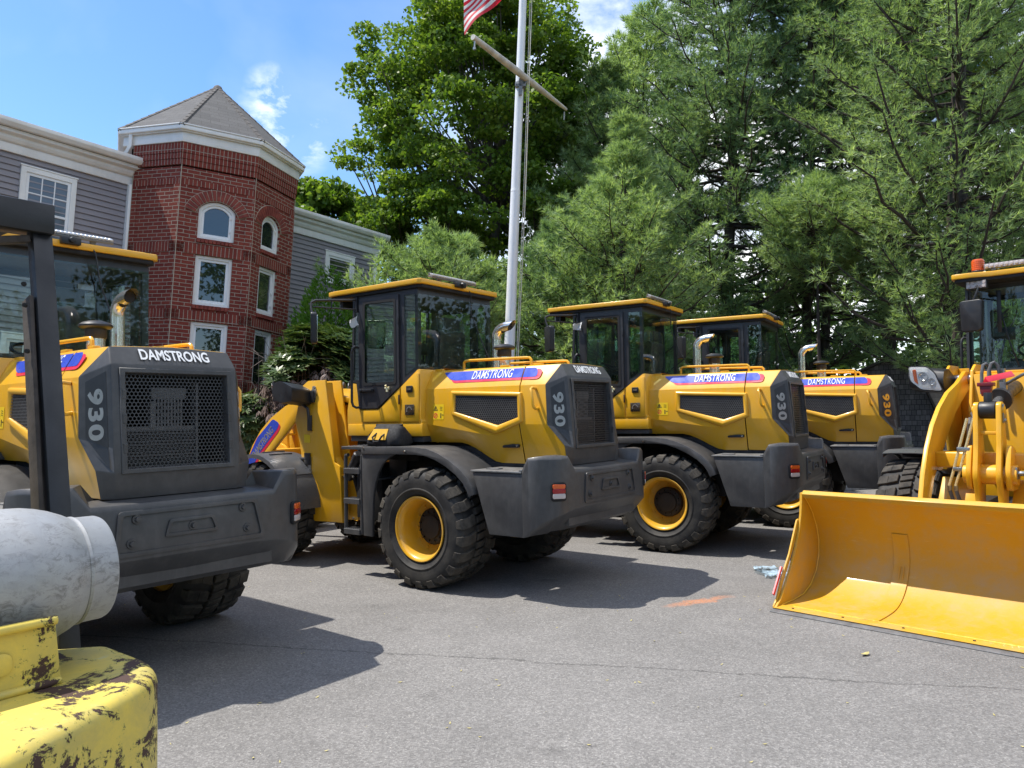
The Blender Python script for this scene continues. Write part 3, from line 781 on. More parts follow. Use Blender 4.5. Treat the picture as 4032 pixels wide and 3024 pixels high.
        if sgn<0: m.flipy()
        m.obj('mirror_housing','black_plastic',mr,bevel=.016,seg=3)
        m=M(); m.prism(rounded([(-.085,-.145),(.085,-.145),(.095,.145),(-.095,.145)],.03,4),-.040,-.036,'yz',T)
        if sgn<0: m.flipy()
        m.obj('mirror_glass','chrome',mr)
        # work lamps under the roof
        for x,dx in ((1.66,.03),):
            m=M(); m.box(x-.05,x,.33,.53,2.905,3.005)
            if sgn<0: m.flipy()
            wl=m.obj('work_lamp','black_plastic',cab,bevel=.006)
            m=M(); m.box(x+.001,x+.012,.34,.52,2.915,2.995)
            for i in range(4):
                for j in range(2): m.lathe([(0,.020),(.017,.020),(.019,.012)],10,'x',Matrix.Translation((x,.36+i*.047,2.937+j*.038)))
            if sgn<0: m.flipy()
            m.obj('lamp_lens','clear_plastic',wl)
    # rear and front glass
    m=M(); m.add([(.358,.612,2.15),(.358,-.612,2.15),(.358,-.612,2.93),(.358,.612,2.93)],[(0,1,2,3)]); m.obj('rear_glass','cab_glass',cab,smooth=False)
    m=M()
    rows=[]
    for i in range(9):
        y=.575-1.15*i/8; bx=.055*(1-(abs(y)/.575)**2)
        rows.append([(1.352+bx,y,2.06),(1.318+bx,y,2.93)])
    m.grid(rows); m.obj('windscreen','cab_glass',cab)
    m=M(); m.box(1.30,1.46,-.585,.585,2.0,2.06); m.tube([(1.425,-.12,2.08),(1.43,-.2,2.35),(1.40,-.28,2.72)],.008,6); m.box(1.42,1.435,-.30,-.26,2.45,2.9); m.obj('wiper','black_plastic',cab,bevel=.004)
    # roof
    pl=[(.275,-.64),(.275,.64),(.315,.668),(1.60,.668),(1.715,.648),(1.725,.60),(1.72,.44),(1.66,.30),(1.66,-.30),(1.72,-.44),(1.725,-.60),(1.715,-.648),(1.60,-.668),(.315,-.668)]
    m=M(); m.prism(pl,3.024,3.078,'xy'); m.prism([(.34,-.58),(.34,.58),(1.6,.58),(1.6,-.58)],3.078,3.094,'xy'); m.obj('roof','yellow',cab,bevel=.014,seg=3)
    m=M(); m.prism([(x*.98+.02,y*.96) for x,y in pl],2.987,3.023,'xy'); m.obj('roof_liner','matte_black',cab,bevel=.006)
    # light bar at the back of the roof
    T=Matrix.Translation((.335,.07,3.138))@Matrix.Rotation(R(-18),4,'Y')@Matrix.Diagonal((.85,1,.72,1))
    m=M(); m.box(-.035,.03,-.37,.37,-.03,.0,T); m.box(.028,.04,-.37,.37,-.03,.035,T)
    for y in (-.22,.22): m.box(-.02,.02,y-.02,y+.02,-.085,-.02,T)
    lb=m.obj('light_bar','grey_steel',cab,bevel=.004)
    m=M()
    for i in range(24): m.prism([(-.034,.002),(.024,.002),(.024,.034),(-.034,.026)],-.365+i*.0305,-.338+i*.0305,'xz',T)
    m.obj('lamp_row','lamp_bar',lb,bevel=.003,seg=1)
    pass
    m=M(); m.box(.225,.285,-.02,.12,3.045,3.10); m.lathe([(0,-.03),(.022,-.03),(.024,.0)],14,'x',Matrix.Translation((.225,.05,3.075))); m.box(.28,.34,.02,.08,3.07,3.10); m.obj('rear_camera','black_plastic',cab,bevel=.005)
    m=M(); m.tube([(.30,-.12,3.08),(.262,-.14,3.0),(.30,-.19,2.78),(.20,-.26,2.45),(.02,-.20,2.2)],.006,6); m.obj('camera_cable','black_plastic',cab)
    # interior
    m=M(); m.prism(rounded([(.55,2.02),(.60,2.10),(.98,2.08),(1.0,1.98),(.98,1.94),(.58,1.93)],.03,3),-.22,.22); m.prism(rounded([(.46,2.1),(.56,2.06),(.60,2.1),(.52,2.55),(.46,2.60),(.40,2.56)],.03,3),-.21,.21); m.prism(rounded([(.41,2.60),(.47,2.59),(.46,2.72),(.41,2.73)],.02,3),-.12,.12); m.box(.6,.95,-.2,.2,1.65,1.93)
    m.box(.6,.92,.24,.30,2.15,2.19); m.box(.6,.92,-.30,-.24,2.15,2.19)
    seat=m.obj('seat','seat_fabric',cab,bevel=.02,seg=3)
    m=M(); m.prism(rounded([(.42,2.15),(.60,2.18),(.62,2.45),(.55,2.68),(.47,2.75),(.41,2.70)],.05,4),-.21,.21); m.obj('seat_wrap','plastic_film',seat,bevel=.05,seg=3)
    m=M(); ring=[(1.09+.07*math.cos(a)*.9,.19*math.sin(a),2.27+.13*math.cos(a)) for a in [2*PI*k/28 for k in range(28)]]
    T=Matrix.Translation((1.06,.0,2.26))@Matrix.Rotation(R(-24),4,'Y')
    m.tube([T@Vector((.19*math.cos(a),.19*math.sin(a),0)) for a in [2*PI*k/28 for k in range(29)]],.014,8,False)
    for a in (0,2.1,4.2): m.tube([T@Vector((0,0,-.02)),T@Vector((.185*math.cos(a),.185*math.sin(a),0))],.010,6)
    m.tube([(1.07,0,2.24),(1.20,0,1.70)],.045,10); m.obj('steering_wheel','black_plastic',cab)
    m=M(); m.box(1.15,1.30,-.28,.28,1.75,2.14); m.box(.45,.9,-.55,-.36,1.7,2.14); m.box(.45,.75,.40,.55,1.7,2.02); m.tube([(.75,-.42,2.12),(.78,-.42,2.32)],.012); m.tube([(.83,-.42,2.12),(.86,-.42,2.30)],.012); m.obj('console','black_plastic',cab,bevel=.012)
    m=M(); m.box(1.12,1.15,-.40,-.20,2.38,2.52); m.tube([(1.14,-.3,2.38),(1.2,-.35,2.1)],.012); m.obj('monitor','black_plastic',cab,bevel=.006)
    # --- front frame
    fp=[(1.56,.47),(1.60,1.10),(1.69,1.14),(1.84,2.085),(2.15,2.085),(2.27,2.02),(2.34,1.78),(2.39,1.62),(2.31,1.36),(2.235,1.0),(2.27,.62),(2.17,.45)]
    m=M()
    for y in (.345,.575): m.prism(fp,y,y+.028)
    m.mirror(); 
    m.prism([(1.60,.48),(1.64,1.08),(1.70,1.12),(1.70,.48)],-.345,.345); m.prism([(2.26,.6),(2.30,1.0),(2.28,1.98),(2.22,1.98),(2.20,.6)],-.345,.345); m.box(1.62,2.3,-.345,.345,.50,.54)
    m.prism([(1.70,1.80),(2.24,1.98),(2.24,2.01),(1.66,1.86)],-.345,.345)
    for s in (1,-1):
        y0,y1=(.475,.575) if s>0 else (-.575,-.475)
        m.prism([(1.86,2.06),(1.72,1.2),(1.62,1.08),(1.59,.49),(1.61,.49),(1.64,1.07),(1.74,1.18),(1.88,2.06)],y0,y1); m.box(1.60,2.20,y0,y1,.46,.48); m.box(1.575,1.66,min(y0,y0)-.0,y1+.0,.985,1.0)
    ff=m.obj('front_frame','yellow',L,bevel=.007,sharp=32)
    m=M()
    for s in (1,-1):
        for c_,r_ in ((Matrix.Translation((2.03,0,1.94)),.05),(Matrix.Translation((2.12,0,1.02)),.045)):
            m2=M(); m2.lathe([(0,.34*s),(r_,.34*s),(r_,.62*s),(0,.62*s)],18,'y',c_); m2.obj('pivot_pin','steel',ff)
        for pl_ in ([(2.00,1.86),(2.06,1.86),(2.06,2.02),(2.00,2.02)],[(2.09,1.00),(2.15,1.00),(2.15,1.2),(2.09,1.2)]):
            m2=M(); m2.prism(rounded(pl_,.02,3),.604*s,.612*s)
            for zz in (pl_[0][1]+.025,pl_[2][1]-.025): m2.lathe([(0,.622*s),(.012,.622*s),(.013,.611*s)],6,'y',Matrix.Translation(((pl_[0][0]+pl_[1][0])/2,0,zz)))
            m2.obj('pin_plate','steel',ff)
    pass
    m=M(); m.lathe([(0,-.62),(.12,-.62),(.14,0),(.12,.62),(0,.62)],16,'y',Matrix.Translation((WB,0,WR))); m.prism([(2.35,.36),(2.85,.36),(2.9,.7),(2.3,.8)],-.35,.35); m.obj('front_axle','matte_black',L,bevel=.01)
    for s in (1,-1):
        m=M(); m.add([(2.22-dx,.605*s,z) for dx,z in ((0,1.46),(.11,1.45),(.11,1.36),(0,1.36))],[(0,1,2,3)]); m.obj('warning_sticker','sticker_yellow',ff,smooth=False)
    # boom arms
    bo=[(1.96,1.98),(2.02,2.02),(2.12,2.02),(2.40,1.90),(2.74,1.80),(3.02,1.66),(3.24,1.50),(3.42,1.30),(3.55,1.08),(3.66,.80),(3.84,.46),(3.875,.36),(3.86,.25),(3.79,.22),(3.60,.46),(3.40,.84),(3.28,1.02),(3.05,1.20),(2.78,1.42),(2.54,1.60),(2.20,1.76),(1.98,1.86)]
    bm_=M()
    for s in (1,-1): bm_.prism(bo,s*.445,s*.485)
    boom=bm_.obj('boom','yellow',L,bevel=.006,sharp=32)
    m=M(); m.prism(rounded([(3.05,1.12),(3.22,1.12),(3.22,1.26),(3.05,1.26)],.02,3),-.445,.445); m.prism([(3.0,1.02),(3.04,1.02),(3.2,.82),(3.16,.80)],-.445,-.12); m.prism([(3.0,1.02),(3.04,1.02),(3.2,.82),(3.16,.80)],.12,.445)
    m.lathe([(0,-.20),(.085,-.20),(.085,.20),(0,.20)],24,'y',Matrix.Translation((3.30,0,1.08)))
    for y in (-.165,.125): m.prism(rounded([(3.10,.95),(3.38,.95),(3.42,1.10),(3.34,1.34),(3.20,1.30),(3.10,1.2)],.04,3),y,y+.04)
    m.obj('cross_tube','yellow',boom,bevel=.006)
    for s in (1,-1):
        m=M(); pts=rounded([(2.96,1.64),(2.82,1.56),(2.86,1.49),(3.22,1.19),(3.47,.90),(3.545,.96),(3.49,1.16),(3.31,1.41)],.04,4)
        m.prism([(x,z+.0) for x,z in pts],s*.4855,s*.4875); bdg=m.obj('badge','badge_red',boom,smooth=False)
        m=M(); pts=rounded([(2.98,1.645),(2.85,1.59),(2.89,1.52),(3.24,1.225),(3.47,.96),(3.53,1.0),(3.475,1.17),(3.30,1.41)],.04,4)
        m.prism(pts,s*.4875,s*.489); m.obj('badge_field','badge_blue',bdg,smooth=False)
        d=Vector((-.52,0,.46)).normalized()
        if s>0: ux=d; nn=Vector((0,1,0))
        else: ux=-d; nn=Vector((0,-1,0))
        # the words climb towards the rear pivot
        place_text('DAMSTRONG',.54,.095,(3.19,s*.490,1.345),ux,nn.cross(ux),.002,.02,.1,1.).obj('badge_lettering','spray_silver',bdg,smooth=False)
        # lift cylinder
        m=M(); m.tube([(2.10,s*.47-s*.02,1.02),(2.95,s*.43,1.10)],.06,16); m.obj('lift_cylinder','black_plastic',boom)
        m=M(); m.tube([(2.9,s*.43,1.095),(3.18,s*.43,1.12)],.032,12); m.obj('lift_rod','chrome',boom)
        # head lamp on its bracket
        m=M(); m.prism(rounded([(2.08,1.83),(2.30,1.815),(2.46,1.85),(2.50,1.95),(2.46,2.05),(2.30,2.075),(2.08,1.99)],.03,3),.555,.885); m.prism([(2.02,1.85),(2.02,1.98),(2.12,1.98),(2.12,1.85)],.5,.63)
        m.v=[(x-(.05*max(0,(y-.62)/.3) if x>2.3 else 0),y,z+(0.02*(y-.77)/.15)) for x,y,z in m.v]
        if s<0: m.flipy()
        hl=m.obj('head_lamp','black_plastic',L,bevel=.02,seg=3)
        def lens_pt(u,v,o):
            y=.565+.31*u; x=2.475-.05*(y-.56)/.3+o; return (x,y,1.850+.228*v+(.02*(y-.77)/.15))
        def lens(pts,o,name,mat,par):
            m=M(); n=len(pts); m.add([lens_pt(a,b,o) for a,b in pts]+[lens_pt(a,b,o-.02) for a,b in pts],[tuple(range(n))]+[(i,(i+1)%n,(i+1)%n+n,i+n) for i in range(n)])
            if s<0: m.flipy()
            return m.obj(name,mat,par,smooth=False)
        full=rounded([(.0,.0),(.62,-.02),(.95,.30),(1.0,.92),(.45,.98),(.22,.72)],.10,4)
        lens([(.5+(a-.5)*1.08,.48+(b-.48)*1.12) for a,b in full],.024,'lamp_surround','black_plastic',hl); lens(full,.030,'lamp_trim','lamp_white',hl)
        lens([(.5+(a-.5)*.9,.48+(b-.48)*.88) for a,b in full],.033,'lamp_reflector','lamp_white',hl)
        lens(rounded([(.72,.18),(.84,.30),(.90,.80),(.78,.84),(.76,.5)],.05,3),.038,'indicator','amber_plastic',hl)
        m=M()
        for u,v,r in ((.30,.35,.034),(.56,.55,.044)):
            p=lens_pt(u,v,.036); m.lathe([(r,.012),(r*.9,.0),(r*.5,-.012),(.008,-.006),(0,.006)],20,'x',Matrix.Translation(p))
        if s<0: m.flipy()
        m.obj('lamp_bowl','chrome',hl)
        lens(full,.052,'lamp_glass','lens_glass',hl)
        m=M(); m.tube([(2.20,.64,1.81),(2.12,.63,1.76),(2.10,.615,1.55)],.018,8); m.box(2.07,2.14,.604,.625,1.50,1.68)
        if s<0: m.flipy()
        m.obj('lamp_bracket','cab_black',hl,bevel=.004)
        # front mudguard
        m=M(); rows=[]
        for i in range(15):
            a=R(72+i*104/14); r=.665; rows.append([(WB+math.cos(a)*rr_,y,WR+math.sin(a)*rr_) for y,rr_ in ((.50,r-.03),(.505,r),(.60,r+.008),(.77,r+.012),(.95,r+.008),(1.045,r),(1.05,r-.045))])
        m.grid(rows)
        for a in (R(92),R(104),R(140)): 
            m.box(-.012,.012,.62,.93,.0,.014,Matrix.Translation((WB,0,WR))@Matrix.Rotation(PI/2-a,4,'Y')@Matrix.Translation((0,0,.672)))
        if s<0: m.flipy()
        mg=m.obj('front_mudguard','grey_plastic',L,solid=.008)
        m=M(); m.tube([(2.34,.60,1.17),(2.34,1.0,1.17)],.022,10); m.tube([(2.30,.60,1.17),(2.16,.61,1.17)],.02,8); m.box(2.10,2.2,.605,.625,1.10,1.24)
        if s<0: m.flipy()
        m.obj('mudguard_bracket','black_plastic',mg,bevel=.004)
    # rocker, tilt cylinder, hoses
    m=M(); rk=rounded([(3.24,.62),(3.36,.62),(3.40,.9),(3.46,1.08),(3.40,1.3),(3.36,1.70),(3.24,1.70),(3.20,1.3),(3.16,1.08),(3.2,.9)],.05,3)
    for y in (-.105,.065): m.prism(rk,y,y+.04)
    m.box(3.24,3.34,-.07,.07,1.42,1.45); m.lathe([(0,-.12),(.04,-.12),(.04,.12),(0,.12)],14,'y',Matrix.Translation((3.30,0,1.63)))
    rock=m.obj('rocker_lever','yellow',boom,bevel=.006)
    m=M(); m.box(3.28,3.33,.106,.118,1.52,1.68); m.lathe([(0,.13),(.02,.13),(.02,.1),(0,.1)],8,'y',Matrix.Translation((3.305,0,1.54))); m.lathe([(0,.25),(.022,.25),(.022,.19),(0,.19)],8,'y',Matrix.Translation((3.34,0,1.10))); m.box(3.29,3.37,.19,.205,1.05,1.15); m.obj('pin_plate','steel',rock,bevel=.003)
    m=M(); m.tube([(3.84,0,.45),(3.35,0,.66)],.03,12); m.box(3.78,3.88,-.04,.04,.40,.50); m.obj('bucket_link','yellow',rock,bevel=.006)
    m=M(); m.lathe([(.0,-.06),(.075,-.06),(.075,.06),(.0,.06)],20,'y',Matrix.Translation((3.30,0,1.63))); m.tube([(3.30,0,1.63),(3.30,0,1.78)],.035,8); tc_=m.obj('tilt_cylinder','black_plastic',boom,bevel=.004)
    m=M(); m.tube([(3.24,.0,1.64),(2.90,.0,1.72)],.038,16); m.obj('tilt_rod','chrome',tc_)
    m=M(); m.tube([(2.92,0,1.715),(2.86,0,1.73)],.10,24); m.tube([(2.87,0,1.73),(1.98,0,1.90)],.062,20); m.obj('tilt_barrel','black_plastic',tc_,sharp=40)
    m=M(); m.box(3.18,3.28,-.085,.035,1.835,1.868); m.prism([(-.055,1.75),(.005,1.75),(.02,1.835),(-.07,1.835)],3.20,3.27,'yz'); lk=m.obj('lock_bracket','maroon_paint',boom,bevel=.004)
    m=M(); m.prism([(-.03,0),(.03,0),(.0,.05)],0,.30,'yz',Matrix.Translation((3.22,-.03,1.87))@Matrix.Rotation(R(150),4,'Z')@Matrix.Rotation(R(-10),4,'Y')); m.obj('lock_bar','sticker_red',lk,bevel=.003)
    m=M()
    for y0 in (-.105,-.155):
        m.tube([(3.34,y0-.0,1.56),(3.34,y0-.07,1.30),(3.34,y0-.125,1.08),(3.34,y0-.155,.98),(3.34,y0-.155,.92)],.012,8)
    hp=m.obj('hydraulic_pipes','brass',boom)
    for q_ in ((-.24,-.14,1.27,1.31),(-.275,-.18,1.10,1.135)):
        m=M(); m.box(3.33,3.36,*q_); m.obj('pipe_clamp','steel',hp,bevel=.003)
    for y in (-.26,-.31): m=M(); m.lathe([(0,-.02),(.018,-.02),(.018,.02),(0,.02)],6,'z',Matrix.Translation((3.34,y+.0,.95))); m.obj('pipe_nut','steel',hp)
    for y in (-.26,-.31): m=M(); m.tube([(3.34,y,.93),(3.32,y+.02,.84),(3.27,y+.03,.72)],.016,8); m.obj('hydraulic_hose','hose_rubber',boom)
    HO=lambda pts,r: (lambda q: (q.tube(pts,r,8), q.obj('hydraulic_hose','hose_rubber',boom)))(M())
    HO([(2.42,-.245,1.78),(2.40,-.245,1.98),(2.38,-.235,2.06),(2.36,-.215,2.075),(2.34,-.195,2.05),(2.33,-.19,1.9)],.016)
    HO([(2.42,-.185,1.82),(2.40,-.185,2.0),(2.39,-.165,2.07),(2.38,-.14,2.085),(2.37,-.115,2.05),(2.36,-.09,1.85)],.016)
    HO([(3.3,-.12,1.50),(3.12,-.15,1.58),(3.0,-.19,1.60),(2.9,-.21,1.50),(2.85,-.22,1.25),(2.8,-.22,.9)],.020); HO([(3.3,-.14,1.50),(3.1,-.19,1.55),(2.98,-.23,1.52),(2.9,-.25,1.2),(2.85,-.26,.9)],.018)
    HO([(1.70,.25,1.8),(1.62,.25,2.02),(1.50,.2,2.08),(1.38,.15,1.95),(1.33,.1,1.7)],.022)
    m=M(); m.tube([(2.38,-.07,1.85),(2.38,-.07,2.02)],.02,8); m.tube([(2.75,.02,1.86),(2.85,.16,1.93),(2.9,.3,2.0)],.014,8); m.box(2.72,2.78,-.02,.03,1.78,1.88); m.obj('pipe_fittings','steel',boom)
    # --- bucket
    BW=1.24
    inner=[(4.70,.030),(4.45,.030),(4.27,.045),(4.12,.10),(4.00,.20),(3.93,.33),(3.92,.47),(3.96,.60),(4.03,.72),(4.12,.82),(4.21,.895)]
    def offo(pl,d):
        o=[]
        for i,p in enumerate(pl):
            a=Vector(pl[max(0,i-1)]);b=Vector(pl[min(len(pl)-1,i+1)]);t=(b-a).normalized(); o.append((p[0]-t.y*-d*-1,p[1]+t.x*d)) 
        return o
    outer=[(4.70,.012),(4.45,.010),(4.25,.020),(4.10,.075),(3.975,.18),(3.902,.32),(3.892,.475),(3.933,.615),(4.005,.74),(4.10,.845),(4.19,.918)]
    def smooth_(pl,k=4):
        o=[]
        for i in range(len(pl)-1):
            p0=Vector(pl[max(0,i-1)]);p1=Vector(pl[i]);p2=Vector(pl[i+1]);p3=Vector(pl[min(len(pl)-1,i+2)])
            for j in range(k):
                t=j/k; o.append(tuple(.5*((2*p1)+(p2-p0)*t+(2*p0-5*p1+4*p2-p3)*t*t+(3*p1-p0-3*p2+p3)*t*t*t)))
        return o+[pl[-1]]
    coarse=inner; inner=smooth_(inner); outer=smooth_(outer)
    m=M(); m.grid([[(x_,-BW,z_),(x_,BW,z_)] for x_,z_ in inner+outer[::-1]+inner[:1]])
    for s in (1,-1): m.add([(x_,s*BW,z_) for x_,z_ in inner+outer[::-1]],[tuple(range(len(inner)+len(outer)))])
    bk=m.obj('bucket','yellow_bucket',L,sharp=30)
    m=M(); m.prism([(4.185,.885),(4.225,.875),(4.245,.915),(4.21,.945),(4.17,.935)],-BW-.003,BW+.003); m.obj('spill_edge','yellow_bucket',bk,bevel=.006)
    sidep=[(4.235,.925),(4.26,.74),(4.30,.62),(4.38,.47),(4.50,.30),(4.62,.17),(4.70,.08),(4.80,.022),(4.70,.008),(4.25,.016),(4.08,.07),(3.96,.18),(3.89,.33),(3.885,.49),(3.93,.63),(4.0,.75),(4.10,.85),(4.18,.925)]
    for s in (1,-1):
        m=M(); m.prism(sidep,s*(BW+.001),s*(BW+.022)); m.obj('bucket_side','yellow_bucket',bk,bevel=.003,seg=1)
        m=M(); m.prism(rounded([(4.26,.70),(4.30,.69),(4.47,.42),(4.62,.25),(4.72,.09),(4.79,.03),(4.72,.02),(4.60,.20),(4.42,.42),(4.24,.66)],.01,2),s*(BW+.0225),s*(BW+.038)); m.obj('side_cutter','yellow_bucket',bk,bevel=.003)
        m=M(); m.prism([(4.57,.32),(4.595,.33),(4.755,.13),(4.735,.11)],s*(BW+.039),s*(BW+.050)); m.obj('reflector','sticker_red',bk)
    m=M(); m.prism([(4.69,.0295),(4.695,.036),(4.80,.029),(4.795,.0185),(4.69,.0185)],-BW-.03,BW+.03); m.obj('edge_plate','yellow_bucket',bk,bevel=.002,seg=1)
    m=M(); m.prism([(4.69,.002),(4.69,.018),(4.815,.018),(4.852,.006),(4.852,.002)],-BW-.03,BW+.03); m.obj('cutting_edge','grey_steel',bk)
    m=M(); random.seed(3); pts=[(4.695+random.uniform(-.002,.002),y,.034) for y in [-BW+.1+k*.012 for k in range(int((2*BW-.2)/.012))]]
    m.tube(pts,[.0062+random.uniform(-.002,.002) for _ in pts],6); m.obj('weld_bead','weld_yellow',bk)
    for s in (1,-1):
        m=M(); wp=[(x_+.006,s*(BW-.004),z_+.006) for x_,z_ in coarse]; m.tube(wp,[.0045+random.uniform(-.001,.001) for _ in wp],6); m.obj('weld_bead','weld_yellow',bk)
    for y_ in (-1.12,-.72,-.28,.18,.62,1.08):
        m=M(); m.lathe([(0,.037),(.010,.037),(.010,.030)],10,'z',Matrix.Translation((4.745,y_,0))); m.obj('edge_hole','hub_dark',bk)
    for s in (1,-1):
        m=M(); ins=[(x+ (0.004 if x<4.1 else 0),z+.004) for x,z in inner[:29]]; th=[(x+.009*min(1,max(.3,(z-.02)/.15)),z+.009*(1-min(1,max(0,(z-.2)/.2)))) for x,z in inner[:29]]
        y0,y1=(s*.60,s*.475); m.prism(th+inner[:29][::-1],min(y0,y1),max(y0,y1)); m.obj('wear_plate','yellow_bucket',bk,bevel=.002,seg=1)
        m=M(); a_=[(3.958,.33),(3.975,.27),(4.002,.215)]; lp_=[(x_,s*.545,z_) for x_,z_ in a_]+[(x_,s*.515,z_) for x_,z_ in a_[::-1]]; m.tube(lp_[:3],.004,6); m.tube(lp_[3:],.004,6); m.obj('weld_bead','yellow_bucket',bk)
    m=M()
    for y in (-.485,-.415,.385,.455): m.prism([(3.80,.20),(3.93,.22),(3.90,.5),(3.80,.45)],y,y+.03)
    for y in (-.09,.06): m.prism([(3.78,.34),(3.895,.33),(3.90,.60),(3.82,.58)],y,y+.03)
    m.obj('bucket_bracket','yellow',bk)
    # --- wheels
    wheel(L,0,1,.3); wheel(L,0,-1,1.1); wheel(L,WB,1,2.0); wheel(L,WB,-1,.05)
    return L
paint('weld_yellow',(.80,.50,.05),.35,.3,.05)
paint('yellow_bucket',(.58,.305,.010),.58,.06,.22,(.36,.30,.20),.03,900,.55)
m_,g_=newmat('gold_digits'); g_.set(Base_Color=(.72,.42,.06),Metallic=.8,Roughness=.35)
# ------------------------------------------------------------------ the loaders in their row
GRP='wheel loaders parked on the lot'
labels={1:'wheel loader at left seen from behind, nearest the silver gas cylinder',
2:'middle wheel loader with a tool bag on its platform, in front of the flagpole',
3:'wheel loader directly right of the flagpole, behind the middle one',
4:'farthest wheel loader of the row, with gold digits, before the dark shingled shed',
5:'wheel loader at right facing the camera, wide bucket lowered to the asphalt'}
poses={1:(-3.21862,5.69486,2.46560),2:(-.31480,8.00218,2.50774),3:(2.28975,9.69967,2.56845),4:(4.34444,11.43019,2.60664),5:(6.419,8.752,R(225))}
base=make_loader()
LO={}
for i in (2,1,3,4,5):
    o=base if i==2 else copy_tree(base); x,y,t=poses[i]; o.location=(x,y,0); o.rotation_euler=(0,0,t)
    tag(o,labels[i],'wheel loader',GRP); LO[i]=o
def allch(o):
    for c in o.children:
        yield c; yield from allch(c)
for c in list(allch(LO[4])):
    if c.name.startswith('model_number'):
        me=c.data.copy(); me.materials.clear(); me.materials.append(MATS['gold_digits']); c.data=me; c['label']='gold number digits'
# differences between the machines
for c in list(allch(LO[1])):          # no mirror on the far side of the left machine
    if c.name.startswith('mirror') and len(c.data.vertices) and sum(v.co.y for v in c.data.vertices)<0: 
        for k in list(c.children): bpy.data.objects.remove(k)
        bpy.data.objects.remove(c); break
for c in list(allch(LO[5])):          # mirror arm swung forward on the facing machine
    if c.name.startswith('mirror') and not c.name.startswith('mirror_') and sum(v.co.y for v in c.data.vertices)<0:
        hx,hy=1.27,-.615; A=R(72)
        c.matrix_local=Matrix.Translation((hx,hy,0))@Matrix.Rotation(A,4,'Z')@Matrix.Translation((-hx,-hy,0))
        for k in c.children:
            px,py=1.45,-1.075; k.matrix_local=Matrix.Translation((px,py,0))@Matrix.Rotation(-A+R(36),4,'Z')@Matrix.Translation((-px,-py,0))
        c.location.y+=.13
for n_,(x_,z_,a_) in {2:(1.262,2.70,.2),3:(1.25,2.80,-.15)}.items():
    m=M(); T=Matrix.Translation((x_,.665,z_))@Matrix.Rotation(a_,4,'Y')
    m.grid([[T@Vector((-.06+.024*i,.018*math.sin(i*1.3+j)+.02*(j/4),-.05+.027*j-.01*i*(j==4))) for i in range(6)] for j in range(5)]); o=m.obj('paper_tag','white_tag',LO[n_])
    pass
m=M(); T=Matrix.Translation((1.60,0,3.135)); m.box(-.03,.03,-.36,.36,-.022,.03,T); m.box(-.02,.02,-.3,-.26,-.05,-.02,T); m.box(-.02,.02,.26,.3,-.05,-.02,T)
fb_=m.obj('front_light_bar','grey_steel',LO[5],bevel=.004); m=M(); m.box(.031,.036,-.35,.35,-.018,.026,T)
for i in range(16): m.lathe([(0,.046),(.012,.046),(.019,.036)],8,'x',T@Matrix.Translation((0,-.33+i*.044,.004)))
m.obj('lamp_lens','clear_plastic',fb_)
# beacon tags etc are separate small parts
bc=M(); T=Matrix.Translation((1.56,-.43,0)); bc.lathe([(0,3.075),(.062,3.075),(.064,3.105),(.058,3.112)],28,'z',T)
b0=bc.obj('beacon','black_plastic',LO[5]); bc=M(); bc.lathe([(.058,3.108),(.060,3.20),(.058,3.225),(.050,3.232),(0,3.234)],28,'z',T)
for k in range(5): bc.lathe([(.0605,3.12+k*.02),(.0625,3.127+k*.02),(.0605,3.134+k*.02)],28,'z',T)
bc.obj('beacon_lens','amber_plastic',b0)
